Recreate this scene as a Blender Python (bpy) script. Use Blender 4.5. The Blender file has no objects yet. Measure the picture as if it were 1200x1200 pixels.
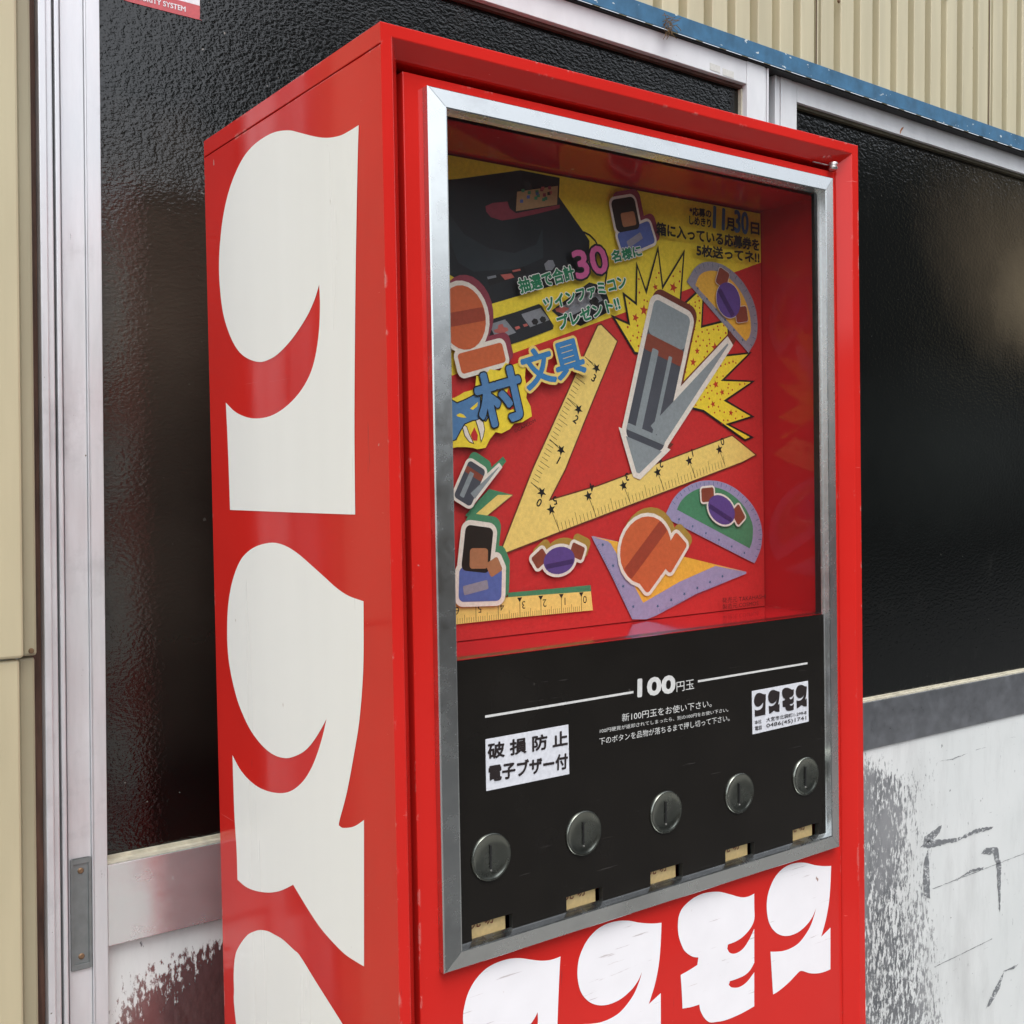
import bpy, bmesh, math, random
from mathutils import Matrix, Vector
from mathutils.geometry import tessellate_polygon

random.seed(4)
S = bpy.context.scene
COL = S.collection

# ------------------------------------------------------------------ camera
cam_d = bpy.data.cameras.new('camera')
cam = bpy.data.objects.new('camera', cam_d)
COL.objects.link(cam)
cam_d.sensor_width = 36.0
cam_d.lens = 36.0 * 1324.388 / 1200.0
cam_d.clip_start = 0.02
cam_d.clip_end = 500
YAW, PITCH, ROLL = 0.647382, -0.022371, -0.001498
fw = Vector((math.sin(YAW) * math.cos(PITCH), math.cos(YAW) * math.cos(PITCH), math.sin(PITCH)))
rt = Vector((math.cos(YAW), -math.sin(YAW), 0))
up = rt.cross(fw)
r2 = math.cos(ROLL) * rt + math.sin(ROLL) * up
u2 = -math.sin(ROLL) * rt + math.cos(ROLL) * up
cm = Matrix((r2, u2, -fw)).transposed().to_4x4()
cm.translation = Vector((-0.473151, -0.802012, 1.372155))
cam.matrix_world = cm
S.camera = cam

# ------------------------------------------------------------------ sky, sun, exposure
SUN_EL, SUN_AZ = math.radians(62), math.radians(203)      # azimuth measured clockwise from +Y
w = bpy.data.worlds.new('World')
S.world = w
w.use_nodes = True
nt = w.node_tree
sky = nt.nodes.new('ShaderNodeTexSky')
sky.sky_type = 'NISHITA'
sky.sun_disc = False
sky.sun_elevation = SUN_EL
sky.sun_rotation = SUN_AZ
sky.air_density = 1.0
sky.dust_density = 2.5
sky.ozone_density = 1.0
hs = nt.nodes.new('ShaderNodeHueSaturation')
hs.inputs['Saturation'].default_value = 0.25            # an overcast, nearly grey sky
nt.links.new(sky.outputs[0], hs.inputs['Color'])
nt.links.new(hs.outputs[0], nt.nodes['Background'].inputs[0])
nt.nodes['Background'].inputs[1].default_value = 0.15
sun_d = bpy.data.lights.new('sun', 'SUN')
sun_d.energy = 0.6
sun_d.angle = math.radians(40)
sun_d.color = (1.0, 0.98, 0.95)
sun = bpy.data.objects.new('sun', sun_d)
COL.objects.link(sun)
sdir = Vector((math.sin(SUN_AZ) * math.cos(SUN_EL), math.cos(SUN_AZ) * math.cos(SUN_EL), math.sin(SUN_EL)))
sun.rotation_euler = sdir.to_track_quat('Z', 'Y').to_euler()
sun.location = sdir * 20
S.view_settings.view_transform = 'Standard'
S.view_settings.look = 'None'
S.view_settings.gamma = 1.0
S.view_settings.use_curve_mapping = False
S.view_settings.exposure = 1.12
S.cycles.max_bounces = 8
S.cycles.transparent_max_bounces = 12

# ------------------------------------------------------------------ measured outlines (metres)
SIDE_KO = [[0.0385,1.6762],[0.0416,1.6473],[0.0455,1.6004],[0.0496,1.5471],[0.0537,1.4812],[0.0569,1.4206],[0.0587,1.3487],[0.1809,1.3492],[0.3343,1.3502],[0.3354,1.3961],[0.337,1.4337],[0.339,1.4639],[0.3158,1.4531],[0.2886,1.446],[0.2621,1.4427],[0.2281,1.4432],[0.1953,1.4492],[0.1639,1.4604],[0.1409,1.475],[0.1279,1.4916],[0.1197,1.5132],[0.1166,1.5351],[0.1171,1.5549],[0.1268,1.5429],[0.1419,1.5304],[0.1633,1.5183],[0.1844,1.509],[0.2086,1.5014],[0.2293,1.4983],[0.2504,1.4982],[0.2763,1.5036],[0.2984,1.5123],[0.3162,1.5252],[0.3323,1.5438],[0.3427,1.5638],[0.348,1.589],[0.3486,1.6116],[0.3443,1.6334],[0.335,1.6577],[0.3203,1.6787],[0.3016,1.6947],[0.2781,1.7071],[0.2514,1.713],[0.2218,1.7141],[0.1975,1.712],[0.1705,1.706],[0.1484,1.698],[0.12,1.6875],[0.0961,1.6802],[0.0729,1.6761],[0.0568,1.6756]]
SIDE_SU = [[0.0469,1.2747],[0.0487,1.2302],[0.0521,1.2013],[0.0594,1.168],[0.0704,1.1372],[0.0849,1.1014],[0.0994,1.0742],[0.1012,1.0689],[0.0941,1.0683],[0.0785,1.0724],[0.067,1.0773],[0.0541,1.0847],[0.057,1.0136],[0.0595,0.9548],[0.0722,0.9542],[0.0952,0.954],[0.119,0.9576],[0.1435,0.9633],[0.1689,0.9733],[0.1995,0.9876],[0.2138,0.9804],[0.2333,0.9716],[0.2582,0.9632],[0.2892,0.9561],[0.3159,0.953],[0.3377,0.9544],[0.3381,0.9855],[0.3417,1.0202],[0.3429,1.0555],[0.3433,1.0874],[0.3251,1.0768],[0.3038,1.0701],[0.2779,1.0668],[0.2476,1.0681],[0.2184,1.0731],[0.1948,1.0813],[0.1717,1.0948],[0.1536,1.1109],[0.14,1.1281],[0.1292,1.1453],[0.121,1.1618],[0.1349,1.1482],[0.1525,1.1336],[0.1704,1.1226],[0.1932,1.1136],[0.2119,1.1089],[0.2358,1.1073],[0.2602,1.1104],[0.2853,1.1187],[0.3057,1.1303],[0.3263,1.1489],[0.3416,1.1733],[0.3492,1.1967],[0.3498,1.2233],[0.3448,1.2503],[0.3321,1.2753],[0.3123,1.2959],[0.2903,1.3075],[0.2641,1.3148],[0.2294,1.3189],[0.2012,1.317],[0.1743,1.3109],[0.1445,1.3006],[0.1199,1.2917],[0.0963,1.2831],[0.0734,1.2774]]
SIDE_MO_TOP = [[0.3538,0.806],[0.3545,0.8292],[0.3541,0.848],[0.3489,0.8684],[0.3365,0.8836],[0.3151,0.9015],[0.2969,0.9112],[0.2815,0.9176],[0.2623,0.9225],[0.2458,0.9242],[0.2257,0.9254],[0.2007,0.9233],[0.1876,0.9218],[0.1555,0.9088],[0.1182,0.8942],[0.1019,0.8878]]
F_SU = [[0.5776,0.9305],[0.576,0.9096],[0.573,0.889],[0.5675,0.8712],[0.5607,0.8572],[0.5587,0.8534],[0.564,0.8555],[0.5752,0.8599],[0.5749,0.8374],[0.5745,0.8119],[0.5633,0.8119],[0.5503,0.8138],[0.5375,0.8177],[0.5237,0.824],[0.5155,0.8221],[0.5061,0.818],[0.4955,0.8144],[0.4845,0.8117],[0.4766,0.8107],[0.4751,0.8307],[0.4731,0.8589],[0.4822,0.8565],[0.4943,0.8542],[0.5066,0.8539],[0.5191,0.856],[0.5299,0.8616],[0.5396,0.8696],[0.5468,0.8804],[0.5502,0.8881],[0.5449,0.8809],[0.5365,0.8746],[0.5257,0.8702],[0.5162,0.8684],[0.5038,0.8686],[0.4915,0.8721],[0.4807,0.879],[0.4724,0.8892],[0.4685,0.9015],[0.4681,0.9137],[0.4712,0.9251],[0.4792,0.9363],[0.4896,0.9434],[0.5019,0.9469],[0.5175,0.9468],[0.5331,0.9435],[0.549,0.9375],[0.5652,0.9328]]
F_MO = [[0.4482,0.9284],[0.448,0.9145],[0.4478,0.9005],[0.4412,0.8921],[0.4295,0.8862],[0.4181,0.884],[0.4067,0.8838],[0.4055,0.8797],[0.4094,0.8744],[0.4178,0.8714],[0.4293,0.8732],[0.4393,0.8806],[0.4476,0.8905],[0.4473,0.8705],[0.447,0.8537],[0.4404,0.8474],[0.4317,0.8442],[0.4191,0.8437],[0.4089,0.8442],[0.4071,0.8407],[0.4121,0.8366],[0.4229,0.8339],[0.435,0.8361],[0.4468,0.8433],[0.4465,0.8265],[0.4462,0.8065],[0.4253,0.8046],[0.4026,0.8046],[0.3887,0.8068],[0.3777,0.8097],[0.3697,0.8171],[0.3644,0.8264],[0.3634,0.8325],[0.3511,0.8334],[0.339,0.8354],[0.3383,0.8531],[0.337,0.8706],[0.3492,0.8722],[0.361,0.8744],[0.3627,0.8817],[0.3537,0.8852],[0.3442,0.8926],[0.3391,0.9005],[0.3346,0.913],[0.3344,0.9263],[0.3377,0.935],[0.3451,0.9408],[0.3585,0.9453],[0.3747,0.9462],[0.3938,0.9429],[0.4105,0.9364],[0.4274,0.9293],[0.4389,0.9274]]
F_SU2BOX = [[0.3117,0.9281],[0.2012,0.9043]]
F_KOBOX = [[0.1811,0.9298],[0.0651,0.9044]]
SHEET = {
    'yellow_edge': [[0.1381,1.4788],[0.3363,1.5447],[0.5783,1.6309]],
    'console': [[0.1025,1.6601],[0.1489,1.6697],[0.2251,1.6894],[0.2758,1.6892],[0.2743,1.6693],[0.3064,1.6376],[0.3149,1.6287],[0.3145,1.6106],[0.3055,1.5899],[0.173,1.5475],[0.1705,1.5604],[0.1558,1.5683],[0.1377,1.5757],[0.1006,1.5781]],
    'console_red': [[0.1808,1.6475],[0.1894,1.6517],[0.2078,1.6557],[0.2106,1.649],[0.2183,1.6453],[0.2752,1.6614],[0.2751,1.6578],[0.2442,1.6478],[0.2162,1.6396],[0.2006,1.6358],[0.1872,1.6375],[0.1817,1.6422]],
    'cart': [[0.2271,1.6878],[0.2753,1.6885],[0.2739,1.6693],[0.2714,1.6606],[0.2183,1.6469],[0.2087,1.6511],[0.2078,1.6564],[0.2247,1.6673]],
    'cart_label': [[0.2201,1.667],[0.2731,1.6804],[0.2715,1.6609],[0.2183,1.6473]],
    'console_disc': [[0.139,1.633],[0.155,1.6168],[0.1847,1.6064],[0.2155,1.605],[0.2436,1.6167],[0.252,1.6344],[0.2524,1.6041],[0.2231,1.5908],[0.1654,1.5814],[0.1471,1.5887],[0.1367,1.6117]],
    'console_front': [[0.1812,1.5767],[0.2271,1.5928],[0.2309,1.5861],[0.1839,1.5692]],
    'btn_a': [[0.1812,1.578],[0.1918,1.5808],[0.1927,1.5786],[0.1821,1.5756]],
    'btn_b': [[0.1975,1.5817],[0.2111,1.5842],[0.215,1.5806],[0.2032,1.5769]],
    'btn_c': [[0.2122,1.5874],[0.2221,1.59],[0.223,1.5882],[0.2131,1.5856]],
    'knob': [[0.2533,1.5978],[0.2585,1.6024],[0.2647,1.603],[0.2677,1.5977],[0.2634,1.5924],[0.2552,1.5916]],
    'cord': [[0.3064,1.6368],[0.315,1.6345],[0.3225,1.6296],[0.3299,1.6188],[0.3364,1.6095],[0.3384,1.598],[0.3359,1.5861],[0.3313,1.574]],
    'pad_body': [[0.1741,1.5294],[0.178,1.5341],[0.215,1.5457],[0.2451,1.5563],[0.2487,1.5548],[0.2642,1.5355],[0.2631,1.5318],[0.2288,1.5194],[0.1969,1.509],[0.193,1.5102],[0.1744,1.5255]],
    'pad_face': [[0.1822,1.531],[0.2474,1.5524],[0.2587,1.541],[0.1914,1.5164]],
    'pad_cross': [[0.1935,1.5314],[0.1988,1.5328],[0.2001,1.5297],[0.2049,1.5293],[0.206,1.5266],[0.2021,1.5249],[0.2003,1.5209],[0.1959,1.5202],[0.1947,1.523],[0.189,1.5236],[0.1878,1.5258],[0.1931,1.5278]],
    'pad_mid': [[0.202,1.537],[0.2078,1.5419],[0.2221,1.5451],[0.2242,1.5414],[0.2348,1.5303],[0.2163,1.5244],[0.2041,1.5357]],
    'pad_key1': [[0.2138,1.5306],[0.2191,1.5322],[0.2209,1.53],[0.2155,1.5279]],
    'pad_key2': [[0.224,1.5339],[0.2291,1.5353],[0.2309,1.5332],[0.2258,1.5315]],
    'pad_b1': [[0.235,1.5379],[0.2383,1.541],[0.2424,1.5406],[0.2441,1.5378],[0.2415,1.5347],[0.2373,1.5348]],
    'pad_b2': [[0.2453,1.5408],[0.2485,1.544],[0.2528,1.5435],[0.2542,1.5407],[0.2515,1.5376],[0.2475,1.5379]],
    'pad_cable': [[0.1769,1.5251],[0.1722,1.5215],[0.1682,1.5189]],
    'pad2_body': [[0.2618,1.5509],[0.3132,1.5845],[0.3334,1.5827],[0.3416,1.5661],[0.3389,1.5549],[0.3005,1.5377],[0.2719,1.5446]],
    'pad2_face': [[0.2686,1.5514],[0.3119,1.5781],[0.3284,1.5723],[0.3319,1.5671],[0.2833,1.5454]],
    'pad2_cross': [[0.2664,1.553],[0.2717,1.5549],[0.2731,1.5567],[0.2768,1.5559],[0.2854,1.5553],[0.2835,1.5528],[0.28,1.5517],[0.2786,1.5491],[0.2739,1.5497],[0.2682,1.5502]],
    'pad2_b': [[0.3125,1.5642],[0.3158,1.5686],[0.3224,1.57],[0.3267,1.5662],[0.3233,1.5617],[0.3157,1.5603]],
    'burst': [[0.4141,1.5095],[0.3758,1.5122],[0.3425,1.5527],[0.367,1.5464],[0.3599,1.5786],[0.3784,1.5693],[0.3808,1.6136],[0.3946,1.5846],[0.4139,1.6347],[0.4206,1.5916],[0.4553,1.6349],[0.4477,1.5708],[0.4865,1.5988],[0.4822,1.5508],[0.5248,1.5612],[0.5263,1.5431],[0.5097,1.5181],[0.5653,1.5248],[0.5181,1.4905],[0.5703,1.4908],[0.5216,1.4658],[0.5688,1.4477],[0.5256,1.4378],[0.5675,1.4232],[0.5512,1.4182],[0.4815,1.4514],[0.41,1.4619]],
    'tri': [[0.1904,1.3021],[0.234,1.3872],[0.3242,1.5393],[0.3284,1.5405],[0.3505,1.5246],[0.3105,1.4518],[0.2755,1.3869],[0.2533,1.3544],[0.3208,1.3684],[0.4218,1.3955],[0.5289,1.4243],[0.5684,1.4023],[0.5459,1.3942],[0.2964,1.33]],
    'pro1_out': [[0.4573,1.5981],[0.4695,1.6142],[0.4834,1.6224],[0.4992,1.6249],[0.5187,1.6227],[0.5402,1.6136],[0.5583,1.5989],[0.5711,1.5798],[0.5752,1.5585],[0.5723,1.5405],[0.5589,1.5232],[0.5069,1.5617]],
    'pro1_in': [[0.4709,1.5957],[0.478,1.6072],[0.4902,1.6133],[0.5061,1.6148],[0.5238,1.6101],[0.54,1.6006],[0.5526,1.5871],[0.5608,1.5714],[0.5635,1.5551],[0.5611,1.5436],[0.5543,1.5369],[0.5106,1.5676]],
    'pro2_out': [[0.4172,1.3324],[0.4295,1.3504],[0.4412,1.3603],[0.4542,1.3666],[0.4674,1.3707],[0.4807,1.3726],[0.4968,1.3724],[0.5104,1.3705],[0.5269,1.3655],[0.5408,1.3585],[0.5548,1.3491],[0.5661,1.3384],[0.5746,1.3254],[0.5787,1.3125],[0.5788,1.3006],[0.5754,1.288],[0.565,1.2724],[0.4875,1.3038]],
    'pro2_in': [[0.4369,1.3404],[0.4422,1.3483],[0.4514,1.3555],[0.4646,1.3614],[0.4779,1.3643],[0.494,1.365],[0.5076,1.3629],[0.5213,1.3583],[0.5351,1.3509],[0.549,1.3399],[0.5574,1.3289],[0.5621,1.319],[0.5628,1.3111],[0.5612,1.2994],[0.5567,1.2908],[0.4932,1.3171]],
    'set2_out': [[0.3101,1.3154],[0.313,1.3156],[0.3971,1.2976],[0.5505,1.2633],[0.5499,1.261],[0.4651,1.2427],[0.4031,1.2234],[0.3882,1.2204],[0.3668,1.2223],[0.3365,1.274]],
    'set2_yel': [[0.3101,1.3154],[0.3897,1.2998],[0.5505,1.2629],[0.4978,1.2733],[0.4393,1.2585],[0.3832,1.239],[0.3578,1.2781],[0.3371,1.3067],[0.3325,1.3095]],
    'rule_out': [[0.1274,1.2597],[0.1373,1.2598],[0.3081,1.2571],[0.3105,1.2367],[0.2157,1.2374],[0.1269,1.237]],
    'rule_shadow': [[0.1991,1.2634],[0.308,1.2637],[0.3086,1.2569],[0.199,1.2586]],
    'tag_shadow': [[0.1782,1.3681],[0.2075,1.3615],[0.1651,1.3354],[0.1491,1.3427],[0.1615,1.354]],
    'tag_yel': [[0.2065,1.3616],[0.1885,1.3619],[0.1561,1.3399],[0.1651,1.3354]],
    'flame': [[0.1277,1.4537],[0.1393,1.4582],[0.1477,1.4626],[0.1603,1.4658],[0.1623,1.4791],[0.1699,1.4774],[0.1787,1.4862],[0.1908,1.4853],[0.1979,1.4934],[0.2067,1.4917],[0.2139,1.4942],[0.2192,1.4894],[0.2231,1.491],[0.2216,1.4795],[0.225,1.4681],[0.223,1.4594],[0.2283,1.4509],[0.2299,1.4408],[0.2235,1.4378],[0.218,1.4348],[0.2073,1.4332],[0.2018,1.4274],[0.1912,1.423],[0.1842,1.4243],[0.1772,1.4172],[0.1718,1.4087],[0.1616,1.4072],[0.1566,1.4086],[0.1482,1.4093],[0.1382,1.4092],[0.1267,1.4071]],
    'logo_kai': [[0.1278,1.4565],[0.1391,1.4513],[0.1509,1.4558],[0.1628,1.4617],[0.1661,1.4576],[0.1659,1.4478],[0.1709,1.4424],[0.1751,1.4389],[0.1724,1.4354],[0.1673,1.4367],[0.1571,1.4358],[0.147,1.4321],[0.1419,1.4251],[0.1367,1.4168],[0.1268,1.414]],
    'fang1': [[0.1453,1.4279],[0.147,1.4301],[0.1494,1.4287],[0.1518,1.4225],[0.1567,1.4135],[0.1525,1.4148],[0.1476,1.4204]],
    'fang2': [[0.1608,1.4352],[0.1648,1.4366],[0.169,1.4339],[0.1705,1.4269],[0.1687,1.4199],[0.1665,1.4157],[0.1653,1.4226],[0.1629,1.4296]],
    'eye1': [[0.1381,1.4402],[0.1422,1.442],[0.1464,1.4407],[0.1496,1.4377],[0.1438,1.4379],[0.1389,1.4389]],
    'eye2': [[0.154,1.4468],[0.1583,1.4497],[0.1634,1.4534],[0.1625,1.4492],[0.1574,1.4455]],
    'flame_in': [[0.1963,1.4586],[0.1991,1.4643],[0.2006,1.4687],[0.2026,1.4637],[0.2051,1.4588],[0.2077,1.4532],[0.2067,1.4482],[0.2022,1.4466],[0.1979,1.4494]],
    'flame_in2': [[0.1543,1.4211],[0.1587,1.4288],[0.1627,1.4212],[0.1618,1.4156],[0.1567,1.4156]],
    'b_knight': [0.4103,1.479,0.0699,0.0928],
    'b_ogre': [0.3939,1.2963,0.0501,0.0397],
    'b_imp': [0.2645,1.2929,0.0346,0.0213],
    'b_imp2': [0.5072,1.3386,0.0392,0.0239],
    'b_imp1': [0.523,1.5827,0.0351,0.0298],
    'b_lady': [0.1643,1.295,0.027,0.0388],
    'b_lady2': [0.3678,1.6513,0.0303,0.0314],
    'b_ogre2': [0.1571,1.5254,0.037,0.0416],
    'b_knight2': [0.1548,1.3726,0.0266,0.0268],
}
WRITING = [
    ('green', '抽選で合計', [0.2182, 1.5639], [0.2893, 1.5854], 0.0144),
    ('pink', '30', [0.2922, 1.5853], [0.3361, 1.5975], 0.0279),
    ('green', '名様に', [0.3418, 1.6072], [0.3841, 1.6188], 0.012),
    ('green', 'ツインファミコン', [0.2495, 1.5482], [0.3615, 1.5829], 0.013),
    ('green', 'プレゼント!!', [0.2671, 1.531], [0.3512, 1.5591], 0.0135),
    ('blue', '文具', [0.2248, 1.4669], [0.3019, 1.4898], 0.0379),
    ('logo', '村', [0.1692, 1.4272], [0.2232, 1.4418], 0.0512),
    ('black', '*応募の', [0.4576, 1.6722], [0.492, 1.6731], 0.0092),
    ('black', 'しめきり', [0.4568, 1.662], [0.4911, 1.6622], 0.0092),
    ('navy', '11', [0.4953, 1.6632], [0.5129, 1.6623], 0.0236),
    ('black', '月', [0.5165, 1.6628], [0.5294, 1.6628], 0.0139),
    ('navy', '30', [0.5308, 1.662], [0.5535, 1.6616], 0.025),
    ('black', '日', [0.5587, 1.6632], [0.5728, 1.6633], 0.0131),
    ('black', '箱に入っている応募券を', [0.4056, 1.6441], [0.5725, 1.644], 0.0137),
    ('black', '5枚送ってネ!!', [0.4677, 1.6275], [0.5723, 1.6298], 0.0129),
    ('credit', '発売元 TAKAHASHI', [0.5019, 1.2295], [0.5769, 1.2295], 0.0066),
    ('credit', '製造元 COSMOS', [0.5024, 1.2227], [0.5639, 1.2224], 0.0061),
    ('credit', '©CAPCOM', [0.2067, 1.4234], [0.2339, 1.4351], 0.0039),
    ('p100', '100', [0.2806, 1.163], [0.3298, 1.1612], 0.0161),
    ('panel', '円玉', [0.3327, 1.1607], [0.3575, 1.1607], 0.01),
    ('panel', '新100円玉をお使い下さい。', [0.2589, 1.1408], [0.3825, 1.1391], 0.0077),
    ('panels', '100円硬貨が返却されてしまったら、別の100円をお使い下さい。', [0.2306, 1.1339], [0.4072, 1.1309], 0.0041),
    ('panel', '下のボタンを品物が落ちるまで押し切って下さい。', [0.2297, 1.1227], [0.4089, 1.1208], 0.0067),
    ('stick', '破 損 防 止', [0.1, 1.1299], [0.1903, 1.1289], 0.0136),
    ('stick', '電子ブザー付', [0.1005, 1.1097], [0.1898, 1.107], 0.014),
    ('maker', '本社', [0.447, 1.1119], [0.4578, 1.1119], 0.0042),
    ('maker', '大宮市北袋町1-299-8', [0.4653, 1.1119], [0.5315, 1.1114], 0.0045),
    ('maker', '電話', [0.4473, 1.1053], [0.4584, 1.1052], 0.0046),
    ('maker', '0486(45)1741', [0.4656, 1.1047], [0.5311, 1.1045], 0.0052),
]
LINE1 = [[0.098,1.1686],[0.2744,1.1679]]
LINE2 = [[0.3631,1.1676],[0.5349,1.1678]]
WARN = [[0.098,1.1478],[0.1921,1.1477],[0.1922,1.1013],[0.0979,1.1019]]
MAKR = [[0.4438,1.1479],[0.5353,1.1482],[0.5357,1.1027],[0.4441,1.1017]]
LOGO_BOX = [[0.4465,1.1193],[0.5301,1.1192],[0.5291,1.1431]]

# ------------------------------------------------------------------ materials
def new_mat(name):
    m = bpy.data.materials.new(name)
    m.use_nodes = True
    return m, m.node_tree, m.node_tree.nodes['Principled BSDF']

def N(t, typ, **kw):
    n = t.nodes.new(typ)
    for k, v in kw.items():
        if k in n.inputs.keys():
            n.inputs[k].default_value = v
        else:
            setattr(n, k, v)
    return n

def coords(t, kind='pos', scale=(1, 1, 1)):
    mp = t.nodes.new('ShaderNodeMapping')
    mp.inputs['Scale'].default_value = scale
    if kind == 'pos':
        g = t.nodes.new('ShaderNodeNewGeometry')
        t.links.new(g.outputs['Position'], mp.inputs['Vector'])
    else:
        g = t.nodes.new('ShaderNodeTexCoord')
        t.links.new(g.outputs['Object'], mp.inputs['Vector'])
    return mp.outputs[0]

def noise(t, vec, scale, detail=3.0, rough=0.55):
    n = t.nodes.new('ShaderNodeTexNoise')
    n.inputs['Scale'].default_value = scale
    n.inputs['Detail'].default_value = detail
    n.inputs['Roughness'].default_value = rough
    t.links.new(vec, n.inputs['Vector'])
    return n.outputs['Fac']

def ramp(t, fac, lo, hi, c0=(0, 0, 0, 1), c1=(1, 1, 1, 1)):
    r = t.nodes.new('ShaderNodeValToRGB')
    r.color_ramp.elements[0].position = lo
    r.color_ramp.elements[1].position = hi
    r.color_ramp.elements[0].color = c0
    r.color_ramp.elements[1].color = c1
    t.links.new(fac, r.inputs['Fac'])
    return r.outputs['Color']

def mix(t, fac, a, b):
    m = t.nodes.new('ShaderNodeMix')
    m.data_type = 'RGBA'
    for sock, val in ((m.inputs['Factor'], fac), (m.inputs['A'], a), (m.inputs['B'], b)):
        pass
    ins = [m.inputs[0], m.inputs[6], m.inputs[7]]
    for sock, val in zip(ins, (fac, a, b)):
        if hasattr(val, 'is_output'):
            t.links.new(val, sock)
        else:
            sock.default_value = val
    return m.outputs[2]

def math_n(t, op, a, b=0.0, clamp=False):
    m = t.nodes.new('ShaderNodeMath')
    m.operation = op
    m.use_clamp = clamp
    for i, v in enumerate((a, b)):
        if hasattr(v, 'is_output'):
            t.links.new(v, m.inputs[i])
        else:
            m.inputs[i].default_value = v
    return m.outputs[0]

def bump(t, p, height, strength, dist):
    b = t.nodes.new('ShaderNodeBump')
    b.inputs['Strength'].default_value = strength
    b.inputs['Distance'].default_value = dist
    t.links.new(height, b.inputs['Height'])
    t.links.new(b.outputs[0], p.inputs['Normal'])

def c4(c):
    return (c[0], c[1], c[2], 1.0)

def mottled(name, col, rough=0.5, metal=0.0, var=0.12, scale=20, stretch=(1, 1, 1), rvar=0.1, spec=0.5,
            specks=None, coat=0.0, bmp=0.0):
    m, t, p = new_mat(name)
    v = coords(t, 'pos', stretch)
    n = noise(t, v, scale, 5)
    lo = tuple(max(0, x * (1 - var)) for x in col)
    hi = tuple(min(1, x * (1 + var)) for x in col)
    c = ramp(t, n, 0.3, 0.7, c4(lo), c4(hi))
    if specks:
        scol, sscale, thr, sstretch = specks
        k = noise(t, coords(t, 'pos', sstretch), sscale, 2, 0.5)
        c = mix(t, ramp(t, k, thr, thr + 0.02), c, c4(scol))
    t.links.new(c, p.inputs['Base Color'])
    rn = noise(t, coords(t, 'pos', stretch), scale * 0.6, 4)
    mr = t.nodes.new('ShaderNodeMapRange')
    mr.inputs[1].default_value = 0.3
    mr.inputs[2].default_value = 0.7
    mr.inputs[3].default_value = max(0.02, rough - rvar)
    mr.inputs[4].default_value = min(1, rough + rvar)
    t.links.new(rn, mr.inputs[0])
    t.links.new(mr.outputs[0], p.inputs['Roughness'])
    p.inputs['Metallic'].default_value = metal
    p.inputs['Specular IOR Level'].default_value = spec
    p.inputs['Coat Weight'].default_value = coat
    p.inputs['Coat Roughness'].default_value = 0.08
    if bmp:
        bump(t, p, n, bmp, 0.002)
    return m

M = {}

def red_paint(name, col, rough):
    """enamel on sheet metal: faint waviness, hair scratches, dust and small chips"""
    m, t, p = new_mat(name)
    big = noise(t, coords(t), 5, 3)
    c = ramp(t, big, 0.3, 0.7, c4(tuple(x * 0.93 for x in col)), c4(tuple(min(1, x * 1.05) for x in col)))
    sc = noise(t, coords(t, 'pos', (9, 9, 60)), 9, 4, 0.6)
    c = mix(t, ramp(t, sc, 0.735, 0.76), c, (0.74, 0.16, 0.14, 1))
    chip = noise(t, coords(t, 'pos', (1, 1, 0.8)), 85, 2, 0.5)
    c = mix(t, ramp(t, chip, 0.785, 0.80), c, (0.5, 0.22, 0.2, 1))
    # paint rubbed thin and chipped along folded edges
    bv = t.nodes.new('ShaderNodeBevel')
    bv.samples = 4
    bv.inputs['Radius'].default_value = 0.004
    ge = t.nodes.new('ShaderNodeNewGeometry')
    vd = t.nodes.new('ShaderNodeVectorMath')
    vd.operation = 'DOT_PRODUCT'
    t.links.new(bv.outputs[0], vd.inputs[0])
    t.links.new(ge.outputs['True Normal'], vd.inputs[1])
    edge = ramp(t, math_n(t, 'SUBTRACT', 1.0, vd.outputs['Value']), 0.01, 0.10)
    en = noise(t, coords(t, 'pos', (1, 1, 0.55)), 70, 5, 0.7)
    en2 = noise(t, coords(t), 9, 3, 0.6)
    ek = math_n(t, 'MULTIPLY', edge, ramp(t, math_n(t, 'ADD', en, math_n(t, 'MULTIPLY', en2, 0.5)), 0.86, 0.92))
    c = mix(t, ek, c, (0.60, 0.25, 0.22, 1))
    ek2 = math_n(t, 'MULTIPLY', edge, ramp(t, en, 0.70, 0.73))
    c = mix(t, ek2, c, (0.10, 0.035, 0.035, 1))
    t.links.new(c, p.inputs['Base Color'])
    rn = noise(t, coords(t), 14, 5)
    r = ramp(t, rn, 0.3, 0.75, (rough * 0.7,) * 3 + (1,), (rough * 1.5,) * 3 + (1,))
    t.links.new(r, p.inputs['Roughness'])
    p.inputs['Specular IOR Level'].default_value = 0.32
    bump(t, p, noise(t, coords(t), 6, 2), 0.12, 0.004)
    return m

M['red'] = red_paint('red_enamel', (0.60, 0.021, 0.016), 0.10)
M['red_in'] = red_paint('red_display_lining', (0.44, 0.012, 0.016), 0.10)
M['white_paint'] = mottled('white_lettering_paint', (0.86, 0.865, 0.84), 0.3, var=0.012, scale=6, stretch=(4, 4, 0.25),
                           rvar=0.06, specks=((0.40, 0.33, 0.28), 70, 0.765, (1, 1, 0.5)))
M['white_front'] = mottled('white_vinyl_lettering', (0.86, 0.84, 0.86), 0.35, var=0.03, scale=20,
                           specks=((0.35, 0.22, 0.18), 45, 0.745, (1.6, 1, 0.9)))

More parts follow.
